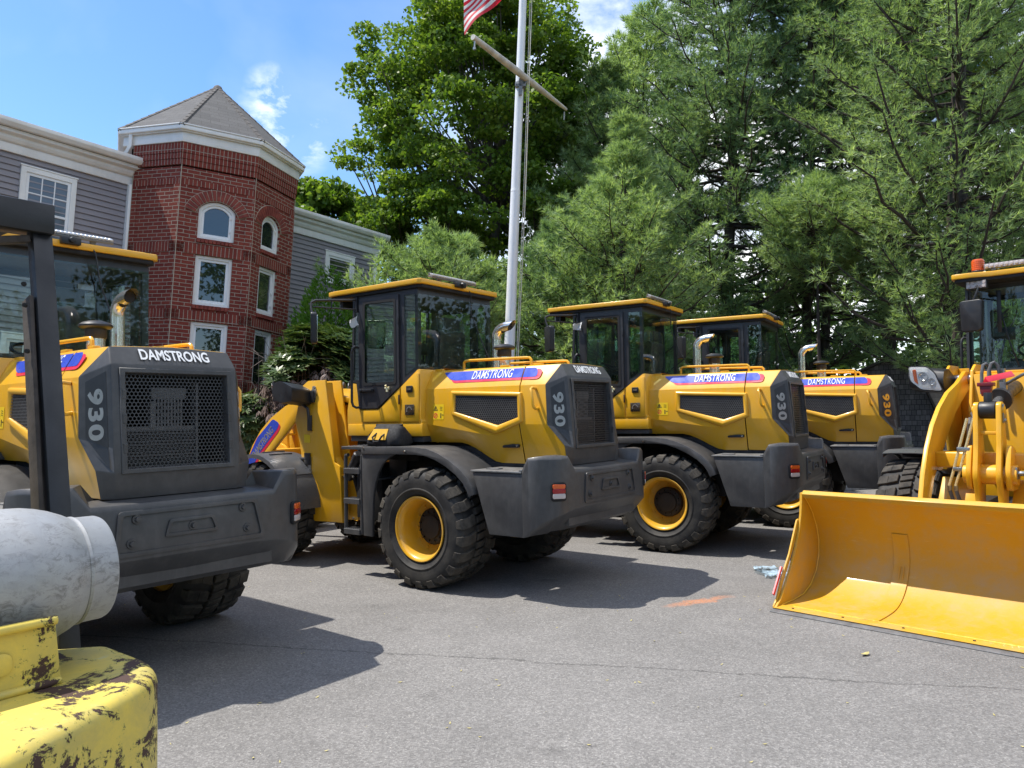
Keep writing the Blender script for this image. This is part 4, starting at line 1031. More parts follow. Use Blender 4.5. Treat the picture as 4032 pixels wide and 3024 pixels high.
# ------------------------------------------------------------------ ground
def asphalt():
    m,g=newmat('asphalt'); co=g.co()
    n1=g.noise(.35,5,.6,co); n2=g.noise(75,4,.75,co); n3=g.noise(30,4,.65,co); n4=g.noise(2.2,6,.62,co)
    v=g.n('TexVoronoi',{'Vector':co,'Scale':95.0,'Randomness':1.0}); st=v.outputs['Distance']
    vs_=g.n('SeparateColor',{0:v.outputs['Color']}); v2=g.n('TexVoronoi',{'Vector':co,'Scale':210.0}); vs2=g.n('SeparateColor',{0:v2.outputs['Color']})
    mixv=g.m('ADD',g.m('MULTIPLY',vs_.outputs[0],.5),g.m('ADD',g.m('MULTIPLY',vs2.outputs[1],.25),g.m('MULTIPLY',n2,.28)))
    base=g.ramp(mixv,(.20,(.128,.123,.119)),(.50,(.178,.171,.165)),(.72,(.218,.210,.202)),(.88,(.31,.30,.285)))
    tone=g.ramp(n1,(.3,.84),(.7,1.12)); tone2=g.ramp(n4,(.25,.90),(.75,1.08))
    c=g.mix(1.,base,g.mix(1.,tone,tone2,'MULTIPLY'),'MULTIPLY')
    # pale grit
    vg=g.n('TexVoronoi',{'Vector':co,'Scale':22.0}); gr=g.m('LESS_THAN',vg.outputs['Distance'],.075); gs=g.n('SeparateColor',{0:vg.outputs['Color']}); gr=g.m('MULTIPLY',gr,g.m('GREATER_THAN',gs.outputs[0],.80))
    c=g.mix(gr,c,(.42,.39,.34))
    # dark oil-like patches
    pt=g.ramp(g.noise(1.3,5,.6,g.co(scale=(1,1.6,1))),(.62,0.),(.72,.42)); c=g.mix(pt,c,(.045,.043,.042))
    # long paving joint, wandering
    sep=g.n('SeparateXYZ',{0:co}); X,Y=sep.outputs[0],sep.outputs[1]
    wob=g.m('MULTIPLY_ADD',g.noise(1.6,6,.75,co),.20,-.10); fine=g.m('MULTIPLY_ADD',g.noise(14,5,.8,co),.05,-.025)
    line=g.m('ADD',g.m('MULTIPLY_ADD',X,.225,g.m('SUBTRACT',Y,5.105)),g.m('ADD',wob,fine))
    brk=g.ramp(g.noise(7,5,.8,co),(.34,.0),(.48,1.))
    crk=g.m('MULTIPLY',g.m('LESS_THAN',g.m('ABSOLUTE',line),g.m('MULTIPLY_ADD',g.noise(12,6,.85,co),.034,-.0075)),brk)
    c=g.mix(g.m('MULTIPLY',crk,.45),c,(.018,.018,.018))
    # orange marking powder
    ox=g.m('SUBTRACT',X,1.60); oy=g.m('SUBTRACT',Y,6.60); u=g.m('ADD',g.m('MULTIPLY',ox,.88),g.m('MULTIPLY',oy,.48)); vv=g.m('ADD',g.m('MULTIPLY',ox,-.48),g.m('MULTIPLY',oy,.88))
    r2=g.m('ADD',g.m('POWER',g.m('DIVIDE',u,.42),2),g.m('POWER',g.m('DIVIDE',g.m('ADD',vv,g.m('MULTIPLY_ADD',g.noise(5,4,.7,co),.30,-.15)),.085),2))
    om=g.m('MULTIPLY',g.ramp(r2,(.0,1.),(1.,0.)),g.ramp(g.noise(45,4,.8,co),(.36,0.),(.52,1.)))
    c=g.mix(g.m('MULTIPLY',om,.72),c,(.52,.20,.08))
    g.set(Base_Color=c,Roughness=g.ramp(n3,(.3,.78),(.7,.95)),Specular_IOR_Level=.3)
    h=g.m('ADD',g.m('MULTIPLY',n2,.35),g.m('MULTIPLY',st,.9)); h=g.m('SUBTRACT',h,g.m('MULTIPLY',crk,1.0)); g.bump(h,.55,.004)
    return m
asphalt()
simple('mulch',(.10,.055,.035),.9,0,.45,25,.9,40); simple('kerb_granite',(.26,.25,.24),.8,0,.25,20,.5,60)
m_,g_=newmat('grass'); g_.set(Base_Color=g_.ramp(g_.noise(6,6,.7),(.3,(.035,.06,.012)),(.7,(.09,.13,.03))),Roughness=.9); g_.bump(g_.noise(60,4,.7),.8,.02)
m=M(); m.grid([[(x,y,0) for x in (-60,-20,-8,0,8,20,60)] for y in (-12,0,6,12,20,60)]); tag(m.obj('parking_lot','asphalt'),kind='structure')
m=M(); m.grid([[(x,y,-.35) for x in (-600,-60,60,600)] for y in (-300,0,60,900)]); tag(m.obj('ground','grass'),kind='structure')
# planted bed with kerb before the building and lawn behind the row
bed=[(-12,6.2),(-3.9,11.45),(-3.2,12.0),(-2.2,12.35),(3.5,14.2),(9.6,16.2),(30,20),(30,40),(-14,40),(-14,8)]
m=M(); m.prism(bed,-.05,.075,'xy'); tag(m.obj('planting_bed','mulch'),kind='structure')
kb=M()
for a,b in zip(bed[:6],bed[1:7]):
    a=Vector(a+(0,));b=Vector(b+(0,)); d=(b-a); n=int(d.length/1.0)+1
    for i in range(n):
        p=a+d*(i/n)+d.normalized()*.004; q=a+d*((i+1)/n)-d.normalized()*.004; t=d.normalized(); s_=Vector((t.y,-t.x,0))
        kb.add([(p+s_*.13).to_tuple(),(q+s_*.13).to_tuple(),(q-s_*.0).to_tuple(),(p).to_tuple(),(p+s_*.12+Vector((0,0,.11))).to_tuple(),(q+s_*.12+Vector((0,0,.11))).to_tuple(),(q+Vector((0,0,.11))).to_tuple(),(p+Vector((0,0,.11))).to_tuple()],[(0,1,2,3),(4,7,6,5),(0,4,5,1),(1,5,6,2),(2,6,7,3),(3,7,4,0)])
tag(kb.obj('kerb','kerb_granite',bevel=.012),kind='structure')
lawn=[(-1.5,13.2),(3.5,14.6),(9.6,16.7),(29,20.6),(29,39),(-4,39)]
m=M(); m.prism(lawn,0,.10,'xy'); tag(m.obj('lawn','grass'),kind='structure')
# ------------------------------------------------------------------ building, in level coordinates
def brickmat(name,sol=False):
    m,g=newmat(name); co=g.co()
    sp=g.n('SeparateXYZ',{0:co}); cb=g.n('CombineXYZ',{0:sp.outputs[0],1:sp.outputs[2],2:0.})
    if sol: b=g.n('TexBrick',{'Vector':cb.outputs[0],'Scale':1.0,'Mortar Size':.0055,'Mortar Smooth':.15,'Brick Width':.0677,'Row Height':.5},offset=0.0,offset_frequency=1)
    else: b=g.n('TexBrick',{'Vector':cb.outputs[0],'Scale':1.0,'Mortar Size':.0058,'Mortar Smooth':.15,'Brick Width':.205,'Row Height':.0677},offset=.5)
    b.inputs['Color1'].default_value=(.175,.034,.026,1); b.inputs['Color2'].default_value=(.25,.054,.037,1); b.inputs['Mortar'].default_value=(.36,.31,.25,1); b.inputs['Bias'].default_value=-.1
    n=g.noise(45,4,.7,co); c=g.mix(1.,b.outputs['Color'],g.ramp(n,(.3,.78),(.7,1.15)),'MULTIPLY')
    c=g.mix(1.,c,g.ramp(g.noise(1.2,4,.6,co),(.3,.88),(.7,1.08)),'MULTIPLY')
    g.set(Base_Color=c,Roughness=.88,Specular_IOR_Level=.25); g.bump(g.m('MULTIPLY_ADD',b.outputs['Fac'],-1.,g.m('MULTIPLY',n,.25)),.9,.008)
brickmat('brick_running'); brickmat('brick_soldier',True)
m_,g_=newmat('brick_unit'); rnd=g_.n('ObjectInfo'); co=g_.co(); g_.set(Base_Color=g_.mix(g_.ramp(g_.noise(9,1,.5,co),(.4,0.),(.6,1.)),(.175,.034,.026),(.25,.054,.037)),Roughness=.88); g_.bump(g_.noise(60,4,.7,co),.5,.005)
simple('mortar',(.42,.37,.29),.9,0,.12,30,.4,80)
def sidmat():
    m,g=newmat('siding'); co=g.co(); n=g.noise(1.5,5,.6,co); s=g.noise(8,4,.7,g.co(scale=(.3,1,9)))
    g.set(Base_Color=g.mix(g.m('MULTIPLY',s,.18),g.ramp(n,(.3,(.215,.200,.222)),(.7,(.25,.232,.255))),(.33,.31,.32)),Roughness=.62)
sidmat()
def whitemat():
    m,g=newmat('white_trim'); co=g.co(); st=g.ramp(g.noise(2.2,6,.7,g.co(scale=(1,1,.25))),(.45,0.),(.8,.5))
    g.set(Base_Color=g.mix(st,(.80,.79,.78),(.50,.47,.42)),Roughness=.5); g.bump(g.noise(30,3,.6,co),.1,.003)
whitemat(); simple('white_vinyl',(.78,.78,.79),.35,0,.04,4)
def roofmat():
    m,g=newmat('roof_shingle'); co=g.co(kind='UV')
    b=g.n('TexBrick',{'Vector':co,'Scale':1.0,'Mortar Size':.006,'Mortar Smooth':.3,'Brick Width':.32,'Row Height':.14},offset=.5); b.inputs['Color1'].default_value=(.082,.081,.083,1); b.inputs['Color2'].default_value=(.108,.106,.107,1); b.inputs['Mortar'].default_value=(.07,.067,.066,1)
    g.set(Base_Color=g.mix(1.,b.outputs['Color'],g.ramp(g.noise(60,3,.7),(.3,.75),(.7,1.2)),'MULTIPLY'),Roughness=.92); g.bump(g.m('MULTIPLY',b.outputs['Fac'],-1.),.6,.008)
roofmat()
m_,g_=newmat('window_pane'); g_.set(Base_Color=(.012,.015,.018),Roughness=.015,Specular_IOR_Level=.9,IOR=1.7); g_.bump(g_.noise(1.3,2,.5),.02,.05)
m_,g_=newmat('muntin_pane'); g_.set(Base_Color=(.10,.115,.14),Roughness=.04,Specular_IOR_Level=.8)
simple('blind',(.20,.20,.20),.6); simple('curtain',(.17,.17,.165),.8)
m27=R(27.83); C1p=Vector((-5.9795,12.8801)); Lf=1.255
def dirv(a): return Vector((math.cos(a),math.sin(a)))
cor={1:C1p}; cor[2]=C1p+dirv(m27)*Lf; cor[3]=cor[2]+dirv(m27+PI/4)*Lf; cor[4]=cor[3]+dirv(m27+PI/2)*Lf; cor[0]=C1p-dirv(m27-PI/4)*1.16; cor0b=C1p-dirv(m27-PI/4)*1.04; cor[5]=cor[4]
fdir=m27+PI/8; FD=dirv(fdir); IN=Vector((-FD.y,FD.x)); F0=cor[0]
octc=(cor[2]+dirv(m27+PI/8+PI/2)*(Lf/2/math.sin(PI/8)))
BRc=Vector((F0.x,F0.y,0)); 
B=empty('office_building',lvl((F0.x,F0.y,0)),rot=TILT.to_quaternion())
tag(B,'grey sided two-storey building with a red brick octagonal turret under a pointed shingle roof','building')
def wallT(p,ang):    # wall frame: local x along the wall, local y outward is negative
    return Matrix.Translation((p.x-F0.x,p.y-F0.y,0))@Matrix.Rotation(ang,4,'Z')
def wobj(mm,name,mat,T,parent=None,**k):
    o=mm.obj(name,mat,parent or B,**k); o.matrix_local=T if parent is None else Matrix.Identity(4); return o
def arch_poly(x0,x1,z0,zs,zt,n=12):
    """window outline with a segmental arched head"""
    w=(x1-x0)/2; r=zt-zs; R0=(w*w+r*r)/(2*r); cx=(x0+x1)/2; cz=zt-R0; a=math.asin(w/R0)
    return [(x0,z0),(x1,z0)]+[(cx+R0*math.sin(a-2*a*i/n),cz+R0*math.cos(a-2*a*i/n)) for i in range(n+1)],(cx,cz,R0,a)
def window(T,x0,x1,z0,z1,arch=None,depth=.07,curt=None,par=None,frame=.055,sash=.045):
    """window set depth behind the wall face; local y positive is inward"""
    if arch: out,_=arch_poly(x0,x1,z0,arch,z1); 
    else: out=[(x0,z0),(x1,z0),(x1,z1),(x0,z1)]
    cx=(x0+x1)/2; cz=(z0+z1)/2
    def sh(pl,d):
        return [(cx+(x-cx)*(1-d/((x1-x0)/2)),cz+(z-cz)*(1-d/((z1-z0)/2))) for x,z in pl]
    m=M(); m.plate([sh(out,-.0),sh(out,frame)],depth-.035,depth+.05); fr=wobj(m,'window','white_trim',T,bevel=.004,seg=1)
    m=M(); m.plate([sh(out,frame-.002),sh(out,frame+sash)],depth-.012,depth+.03); m.obj('sash','white_vinyl',fr,bevel=.003,seg=1)
    m=M(); m.plate([sh(out,frame+sash-.004)],depth+.012,depth+.02); m.obj('pane','window_pane',fr,smooth=False)
    if arch or curt:
        m=M(); 
        for z in (z0+.18,z0+.42): m.box(x1-frame-sash*.7,x1-frame-.004,depth-.03,depth-.012,z,z+.05)
        m.obj('latch','white_vinyl',fr,bevel=.002)
    if curt:
        m=M(); m.box(x1-frame-sash-.16,x1-frame-sash,depth+.03,depth+.04,z0+frame,z1-frame); m.obj('curtain','curtain',fr)
    return fr
zt=6.61
def brick_face(a,b,ang,openings,zlo=-.6):
    L_=(b-a).length; T=wallT(a,ang); holes=[]
    for o in openings:
        if o[4]: h,_=arch_poly(o[0],o[1],o[2],o[4],o[3]); holes.append(h)
        else: holes.append([(o[0],o[2]),(o[1],o[2]),(o[1],o[3]),(o[0],o[3])])
    m=M(); m.plate([[(0,zlo),(L_,zlo),(L_,6.2),(0,6.2)]]+holes,0,.11); wobj(m,'brick_wall','brick_running',T,smooth=False)
    # corbelled and soldier courses, cut by the openings
    def course(z0,z1,pr,name='soldier_course',dz=0,gap=None):
        segs=[(-pr*.41,L_+pr*.41)]
        if gap: segs=[(-pr*.41,gap[0]),(gap[1],L_+pr*.41)]
        m=M()
        for s0,s1 in segs: m.box(s0,s1,-pr,.05,z0,z1)
        o=wobj(m,name,'brick_soldier',T,smooth=False); return o
    course(6.445,6.625,.036); course(6.338,6.440,.026); course(6.232,6.334,.015); course(5.880,5.985,.012)
    course(4.672,4.850,.012); course(3.482,3.660,.012); course(2.28,2.46,.012)
    # corner piers
    m=M(); m.box(-.005,.13,-.012,.0,-.6,5.878); wobj(m,'corner_pier','brick_running',T,smooth=False)
    m=M(); m.box(L_-.13,L_+.005,-.012,.0,-.6,5.878); wobj(m,'corner_pier','brick_running',T,smooth=False)
    m=M(); m.box(-.006,.006,-.014,-.006,-.6,6.23); wobj(m,'corner_joint','mortar',T,smooth=False)
    for o in openings:
        x0,x1,z0,z1,ar,cu=o
        window(T,x0,x1,z0,z1,ar,curt=cu)
        # brick sill
        if z0>2:
            m=M(); n=int((x1-x0+.04)/.0677)
            for i in range(n): xx=x0-.01+i*.0677; m.box(xx+.004,xx+.063,-.03,.06,z0-.075,z0-.006)
            wobj(m,'brick_sill','brick_unit',T,bevel=.003,seg=1)
        if ar:
            _,(cx,cz,R0,a)=arch_poly(x0,x1,z0,ar,z1); n=17; m=M(); a2=a*1.28
            for i in range(n):
                t0=-a2+2*a2*i/n+.012; t1=-a2+2*a2*(i+1)/n-.012; r0=R0+.012; r1=R0+.20
                q=[(cx+r0*math.sin(t0),cz+r0*math.cos(t0)),(cx+r1*math.sin(t0),cz+r1*math.cos(t0)),(cx+r1*math.sin(t1),cz+r1*math.cos(t1)),(cx+r0*math.sin(t1),cz+r0*math.cos(t1))]
                m.prism(q,-.026,.0)
            wobj(m,'brick_arch','brick_unit',T,bevel=.002,seg=1)
            m=M(); q=[(cx+r*math.sin(t),cz+r*math.cos(t)) for r,ts in ((R0+.004,[-a2+2*a2*k/16 for k in range(17)]),(R0+.208,[a2-2*a2*k/16 for k in range(17)])) for t in ts]
            m.plate([q],-.016,-.0005); wobj(m,'arch_mortar','mortar',T,smooth=False)
mid=[(.33,.95,4.965,5.66,5.50,None),(.33,.95,3.775,4.665,None,None),(.33,.95,2.60,3.475,None,None),(.33,.95,1.2,2.2,None,None)]
rgt=[(.27,.82,4.985,5.66,5.50,None),(.27,.82,3.775,4.665,None,1),(.27,.82,1.80,3.475,None,1)]
brick_face(cor0b,cor[1],m27-PI/4,[]); brick_face(cor[1],cor[2],m27,mid); brick_face(cor[2],cor[3],m27+PI/4,rgt); brick_face(cor[3],cor[4],m27+PI/2,[])
# fascia, gutter, turret roof
def octring(scale): 
    R0=Lf/2/math.sin(PI/8)+scale
    return [octc+dirv(m27-PI/2-PI/8+PI/4*k+0)*R0 for k in range(8)]
def off2(pl): return [(p.x-F0.x,p.y-F0.y) for p in pl]
def ring_prism(s0,s1,z0,z1,name,mat,**k):
    a=off2(octring(s0)); b_=off2(octring(s1)); m=M(); m.plate([a,b_],z0,z1,'xy'); return m.obj(name,mat,B,**k)
ring_prism(.06,-.1,6.628,6.80,'fascia','white_trim',bevel=.004); ring_prism(.11,-.05,6.802,6.82,'soffit','white_trim')
ring_prism(.155,.03,6.822,6.90,'gutter','white_trim',bevel=.012); ring_prism(.17,.02,6.902,6.925,'gutter','white_trim',bevel=.005)
apex=Vector((octc.x-F0.x,octc.y-F0.y,8.42)); rg=off2(octring(.14)); m=M()
vs=[];fs=[];
me=bpy.data.meshes.new('turret_roof'); 
for k in range(8):
    a=rg[k];b_=rg[(k+1)%8]; i=len(vs); vs+=[(a[0],a[1],6.915),(b_[0],b_[1],6.915),tuple(apex)]; fs.append((i,i+1,i+2))
me.from_pydata(vs,[],fs); uv=me.uv_layers.new(); 
for k in range(8):
    l=(Vector(vs[k*3])-Vector(vs[k*3+1])).length; hgt=((Vector(vs[k*3])+Vector(vs[k*3+1]))/2-apex).length
    for j,(u,v_) in enumerate(((0,0),(l,0),(l/2,hgt))): uv.data[k*3+j].uv=(u,v_)
tr_=link('turret_roof',me,'roof_shingle',B)
simple('ridge_cap_mat',(.10,.092,.088),.92,0,.2,12,.5,80)
for k in range(8):
    a=Vector((rg[k][0],rg[k][1],6.93)); d=(apex-a); 
    m=M(); n=14
    for i in range(n):
        p=a+d*(i/n); q=a+d*((i+1.15)/n); m.tube([p-Vector((0,0,.045)),q-Vector((0,0,.052))],[.055,.053],6)
    m.obj('ridge_cap','ridge_cap_mat',tr_,sharp=20)
m=M(); m.tube([apex-Vector((0,0,.12)),apex+Vector((0,0,.0)),apex+Vector((0,0,.03))],[.13,.07,.02],8); m.obj('ridge_peak','ridge_cap_mat',tr_)
# down pipe at the left eave
p=Vector(octring(.18)[0 if 0 else 7]); 
m=M(); q_=cor0b+dirv(m27-PI/4)*.02; qn=Vector((math.sin(m27-PI/4),-math.cos(m27-PI/4))); b0=Vector((q_.x-F0.x+qn.x*.07-.06,q_.y-F0.y+qn.y*.07,0)); m.tube([b0+Vector((0,0,6.83)),b0+Vector((0,0,6.60)),b0+Vector((-.05,.0,6.50)),b0+Vector((-.16,.05,6.42))],.042,4); m.obj('downspout','white_trim',B)
# wings with lapped siding; local x along the facade
WT=Matrix.Rotation(fdir,4,'Z')
def siding(s0,s1,z0,z1,name='siding_wall'):
    m=M(); n=int((z1-z0)/.1016); rows=[]
    for i in range(n+1):
        z=z1-i*.1016; zl=max(z0,z-.1016)
        m.add([(s0,0.0,z),(s1,0.0,z),(s1,-.022,zl+.001),(s0,-.022,zl+.001),(s0,0.002,zl),(s1,.002,zl)],[(0,1,2,3),(3,2,5,4)])
        if zl<=z0: break
    o=m.obj(name,'siding',B,smooth=False); o.matrix_local=WT; return o
def wo(m,name,mat,par=None,**k):
    o=m.obj(name,mat,par or B,**k); 
    if par is None: o.matrix_local=WT
    return o
siding(-14,.06,-.6,5.93); siding(2.6,5.78,-.6,5.9)
m=M(); m.box(-14,.06,.004,.15,-.6,6.3); m.box(2.6,5.78,.004,.15,-.6,6.3); m.box(-14,5.78,.15,8,-.6,6.3); wo(m,'wall','siding',smooth=False)
m=M(); m.box(-.01,.085,-.11,.02,-.6,5.92); wo(m,'corner_board','white_trim',bevel=.004); m=M(); m.box(5.72,5.81,-.04,.05,-.6,5.9); wo(m,'corner_board','white_trim',bevel=.004)
for s0,s1,dz in ((-14,.20,0),(2.4,5.95,-.03)):
    m=M(); m.box(s0,s1-.12,-.05,.0,5.92+dz,6.06+dz); m.prism([(-.05,6.06+dz),(-.09,6.08+dz),(-.12,6.13+dz),(-.12,6.17+dz),(-.20,6.20+dz),(-.20,6.26+dz),(0,6.26+dz),(0,6.06+dz)],s0,s1-.05,'yz'); wo(m,'cornice','white_trim',bevel=.005)
    m=M(); m.prism([(-.20,6.262+dz),(-.27,6.265+dz),(-.31,6.33+dz),(-.31,6.39+dz),(-.285,6.39+dz),(-.285,6.36+dz),(-.22,6.36+dz)],s0,s1,'yz'); wo(m,'gutter','white_trim',bevel=.005)
    m=M(); m.prism([(-.27,6.385+dz),(.0,6.42+dz),(6,6.9+dz),(6,6.3),(0,6.27+dz)],s0,s1-.03,'yz'); wo(m,'wing_roof','ridge_cap_mat')
def casing_window(x0,x1,z0,z1,muntins=False,blind=False):
    m=M(); m.plate([[(x0,z0),(x1,z0),(x1,z1),(x0,z1)],[(x0+.085,z0+.085),(x1-.085,z0+.085),(x1-.085,z1-.085),(x0+.085,z1-.085)]],-.05,.0); m.box(x0-.015,x1+.015,-.06,-.0,z1,z1+.025); m.box(x0-.015,x1+.015,-.07,0,z0-.025,z0)
    w=wo(m,'window','white_trim',bevel=.004,seg=1); ix0,ix1,iz0,iz1=x0+.083,x1-.083,z0+.083,z1-.083
    m=M(); m.plate([[(ix0,iz0),(ix1,iz0),(ix1,iz1),(ix0,iz1)],[(ix0+.05,iz0+.05),(ix1-.05,iz0+.05),(ix1-.05,iz1-.05),(ix0+.05,iz1-.05)]],-.03,.0)
    if muntins:
        zm=(iz0+iz1)/2; m.box(ix0+.05,ix1-.05,-.034,-.0,zm-.02,zm+.02)
    m.obj('sash','white_vinyl',w,bevel=.002,seg=1)
    m=M(); m.box(ix0+.045,ix1-.045,-.017,-.0155,iz0+.045,iz1-.045); m.obj('pane','muntin_pane' if muntins else 'window_pane',w,smooth=False)
    if muntins:
        m=M(); gx0,gx1=ix0+.05,ix1-.05
        for za,zb in ((zm+.02,iz1-.05),(iz0+.05,zm-.02)):
            for k in (1,2): xx=gx0+(gx1-gx0)*k/3; m.box(xx-.009,xx+.009,-.023,-.0175,za,zb)
            m.box(gx0,gx1,-.022,-.0178,(za+zb)/2-.009,(za+zb)/2+.009)
        m.obj('muntins','white_vinyl',w,smooth=False)
    if blind:
        m=M()
        for k in range(int((iz1-iz0-.1)/.022)): m.box(ix0+.05,ix1-.05,-.0155,-.0150,iz0+.05+k*.022,iz0+.058+k*.022)
        m.obj('blind','blind',w,smooth=False)
    return w
casing_window(-1.68,-.84,4.33,5.76,True); casing_window(4.32,5.14,4.99,5.68,False,True)
casing_window(-4.2,-3.36,4.33,5.76,True); casing_window(-1.75,-.9,1.55,3.0,True); casing_window(-4.3,-3.4,1.55,3.0,True)
m=M(); m.box(-3.15,-2.05,-.05,0,-.3,2.35); dr=wo(m,'door','white_trim',bevel=.006); m=M(); m.box(-2.95,-2.25,-.065,-.05,1.2,2.15); m.obj('door_window','window_pane',dr)
# ------------------------------------------------------------------ flagpole
simple('pole_paint',(.74,.75,.77),.35,0,.04,1.5); simple('weathered_white',(.50,.47,.43),.75,0,.28,5,.4,40); simple('rope',(.55,.52,.45),.8)
fp0=Vector((-.07,12.9,0)); FPo=empty('flagpole',lvl(fp0),rot=TILT.to_quaternion()); tag(FPo,'tall white flagpole with a weathered crossarm and a flag, rising behind the machines','flagpole')
m=M(); m.tube([(0,0,-.6),(0,0,3),(-.012,-.0,6.0)],[.098,.095,.084],28); m.obj('lower_pole','pole_paint',FPo)
m=M(); m.tube([(-.012,0,6.0),(-.024,-.0,9.3),(-.04,0,13.5)],[.080,.068,.05],28); m.tube([(-.012,0,5.985),(-.012,0,6.03)],[.087,.083],28); m.lathe([(0,13.72),(.07,13.65),(.10,13.58),(.07,13.5),(0,13.48)],18,'z',Matrix.Translation((-.04,0,0))); m.obj('upper_pole','pole_paint',FPo)
yA=Vector((-.86,11.62,8.04))-fp0; yB=Vector((.82,14.06,8.02))-fp0; ym=(yA+yB)/2; sh_=Vector((.0,-.12,0))
m=M(); m.tube([yA+sh_*.6,yA*.6+yB*.4+sh_*.6,yA*.4+yB*.6+sh_*.6,yB+sh_*.6],[.046,.062,.058,.030],14); ya=m.obj('crossarm','weathered_white',FPo)
m=M(); m.box(-.09,.09,-.13,.10,7.86,7.90); m.box(-.03,.03,-.13,-.09,7.7,8.0); m.tube([(-.02,-.09,7.78),(.1,-.1,7.95)],.02,8); m.tube([(0,0,7.9),(0,0,7.97)],.10,20); m.obj('crossarm_bracket','grey_steel',FPo)
m=M(); 
m.tube([yA+Vector((.03,-.05,-.05)),yA+Vector((.03,-.05,-.16))],.012,6); m.tube([yA+Vector((.03,-.05,-.16)),yA+Vector((.035,-.05,-.20))],.025,8); m.obj('pulley','steel',ya)
m=M(); m.tube([yB+Vector((-.03,-.05,-.04)),yB+Vector((-.03,-.05,-.2))],.012,6); m.obj('pulley','steel',ya)
m=M(); m.tube([(.15,-.06,.9),(.165,-.09,6),(.10,-.06,13.5)],.008,6); m.obj('halyard','rope',FPo)
m=M(); m.tube([(.125,-.05,.9),(.135,-.07,6),(.07,-.04,13.5)],.007,6); m.obj('halyard','rope',FPo)
# flag, draped
def flagmat():
    m,g=newmat('flag_cloth'); uvn=g.n('TexCoord').outputs['UV']; sp=g.n('SeparateXYZ',{0:uvn}); U,V=sp.outputs[0],sp.outputs[1]
    st=g.m('MODULO',g.m('FLOOR',g.m('MULTIPLY',V,13.)),2.); red=g.m('LESS_THAN',st,.5)
    c=g.mix(red,(.78,.76,.74),(.62,.012,.035))
    cant=g.m('MULTIPLY',g.m('LESS_THAN',U,.40),g.m('GREATER_THAN',V,6/13))
    cu=g.m('MULTIPLY',U,11/.40); cv=g.m('MULTIPLY',g.m('SUBTRACT',V,6/13),9/(7/13)); par=g.m('MODULO',g.m('ADD',g.m('FLOOR',cu),g.m('FLOOR',cv)),2.)
    d=g.m('ADD',g.m('POWER',g.m('SUBTRACT',g.m('FRACT',cu),.5),2),g.m('POWER',g.m('SUBTRACT',g.m('FRACT',cv),.5),2)); star=g.m('MULTIPLY',g.m('LESS_THAN',d,.11),g.m('LESS_THAN',par,.5))
    c=g.mix(cant,c,g.mix(star,(.015,.03,.13),(.78,.78,.78))); g.set(Base_Color=c,Roughness=.7,Sheen_Weight=.2)
    tr=g.n('BsdfTranslucent',{'Color':c}); mx=g.n('MixShader',{0:.35}); g.L.new(g.p.outputs[0],mx.inputs[1]); g.L.new(tr.outputs[0],mx.inputs[2]); g.L.new(mx.outputs[0],g.N['Material Output'].inputs[0])
flagmat()
me=bpy.data.meshes.new('flag'); vs=[];fs=[];uvs=[]; nu,nv=56,34; FW,FH=1.9,1.15
base_=Vector((-.12,-.12,0))
def flag_pt(u,v):
    # hoist along the halyard from z 9.55 (v=0) to 10.7 (v=1); the fly droops down and to the left
    h=Vector((.04,-.10,9.90+1.12*v)); s=u*FW
    k=1-(1-v)*.12
    dx=-(.58*s+.05*s*s*.3)*k; dz=-(.66*s+.0*s*s)*(.92+.22*(v)) 
    w_=.085*math.sin(6.2*u+4.0*v)*min(1,u*3)+.05*math.sin(13*u-5*v)*min(1,u*3)
    return h+Vector((dx+.05*math.sin(5*u+2*v)*u,w_-.10*u,dz+.05*math.sin(4*u)*(1-v)))
for i in range(nu+1):
    for j in range(nv+1): vs.append(tuple(flag_pt(i/nu,j/nv))); uvs.append((i/nu,j/nv))
for i in range(nu):
    for j in range(nv): a=i*(nv+1)+j; fs.append((a,a+nv+1,a+nv+2,a+1))
me.from_pydata(vs,[],fs); l=me.uv_layers.new()
for lp_ in me.loops: l.data[lp_.index].uv=uvs[lp_.vertex_index]
me.shade_smooth(); fl=link('flag',me,'flag_cloth'); fl.location=lvl(fp0); fl.rotation_mode='QUATERNION'; fl.rotation_quaternion=TILT.to_quaternion(); tag(fl,'flag with red and white stripes hanging from the white flagpole','flag')
# ------------------------------------------------------------------ shed behind the far loader
def shinglemat():
    m,g=newmat('shingle_siding'); co=g.co(); sp=g.n('SeparateXYZ',{0:co}); cb=g.n('CombineXYZ',{0:g.m('ADD',sp.outputs[0],sp.outputs[1]),1:sp.outputs[2]})
    b=g.n('TexBrick',{'Vector':cb.outputs[0],'Scale':1.0,'Mortar Size':.005,'Mortar Smooth':.1,'Brick Width':.12,'Row Height':.115,'Bias':-.2},offset=.37); b.inputs['Color1'].default_value=(.12,.108,.108,1); b.inputs['Color2'].default_value=(.23,.205,.205,1); b.inputs['Mortar'].default_value=(.022,.019,.019,1)
    g.set(Base_Color=g.mix(1.,b.outputs['Color'],g.ramp(g.noise(9,5,.7,co),(.3,.72),(.7,1.2)),'MULTIPLY'),Roughness=.85); g.bump(g.m('MULTIPLY',b.outputs['Fac'],-1.),.8,.01)
    m,g=newmat('shed_roof'); co=g.co(); sp=g.n('SeparateXYZ',{0:co}); cb=g.n('CombineXYZ',{0:sp.outputs[1],1:sp.outputs[2]})
    b=g.n('TexBrick',{'Vector':cb.outputs[0],'Scale':1.0,'Mortar Size':.004,'Brick Width':.3,'Row Height':.11},offset=.5); b.inputs['Color1'].default_value=(.17,.14,.12,1); b.inputs['Color2'].default_value=(.23,.19,.165,1); b.inputs['Mortar'].default_value=(.09,.075,.065,1)
    g.set(Base_Color=b.outputs['Color'],Roughness=.95)
shinglemat(); simple('dark_timber',(.09,.072,.066),.8,0,.25,8)
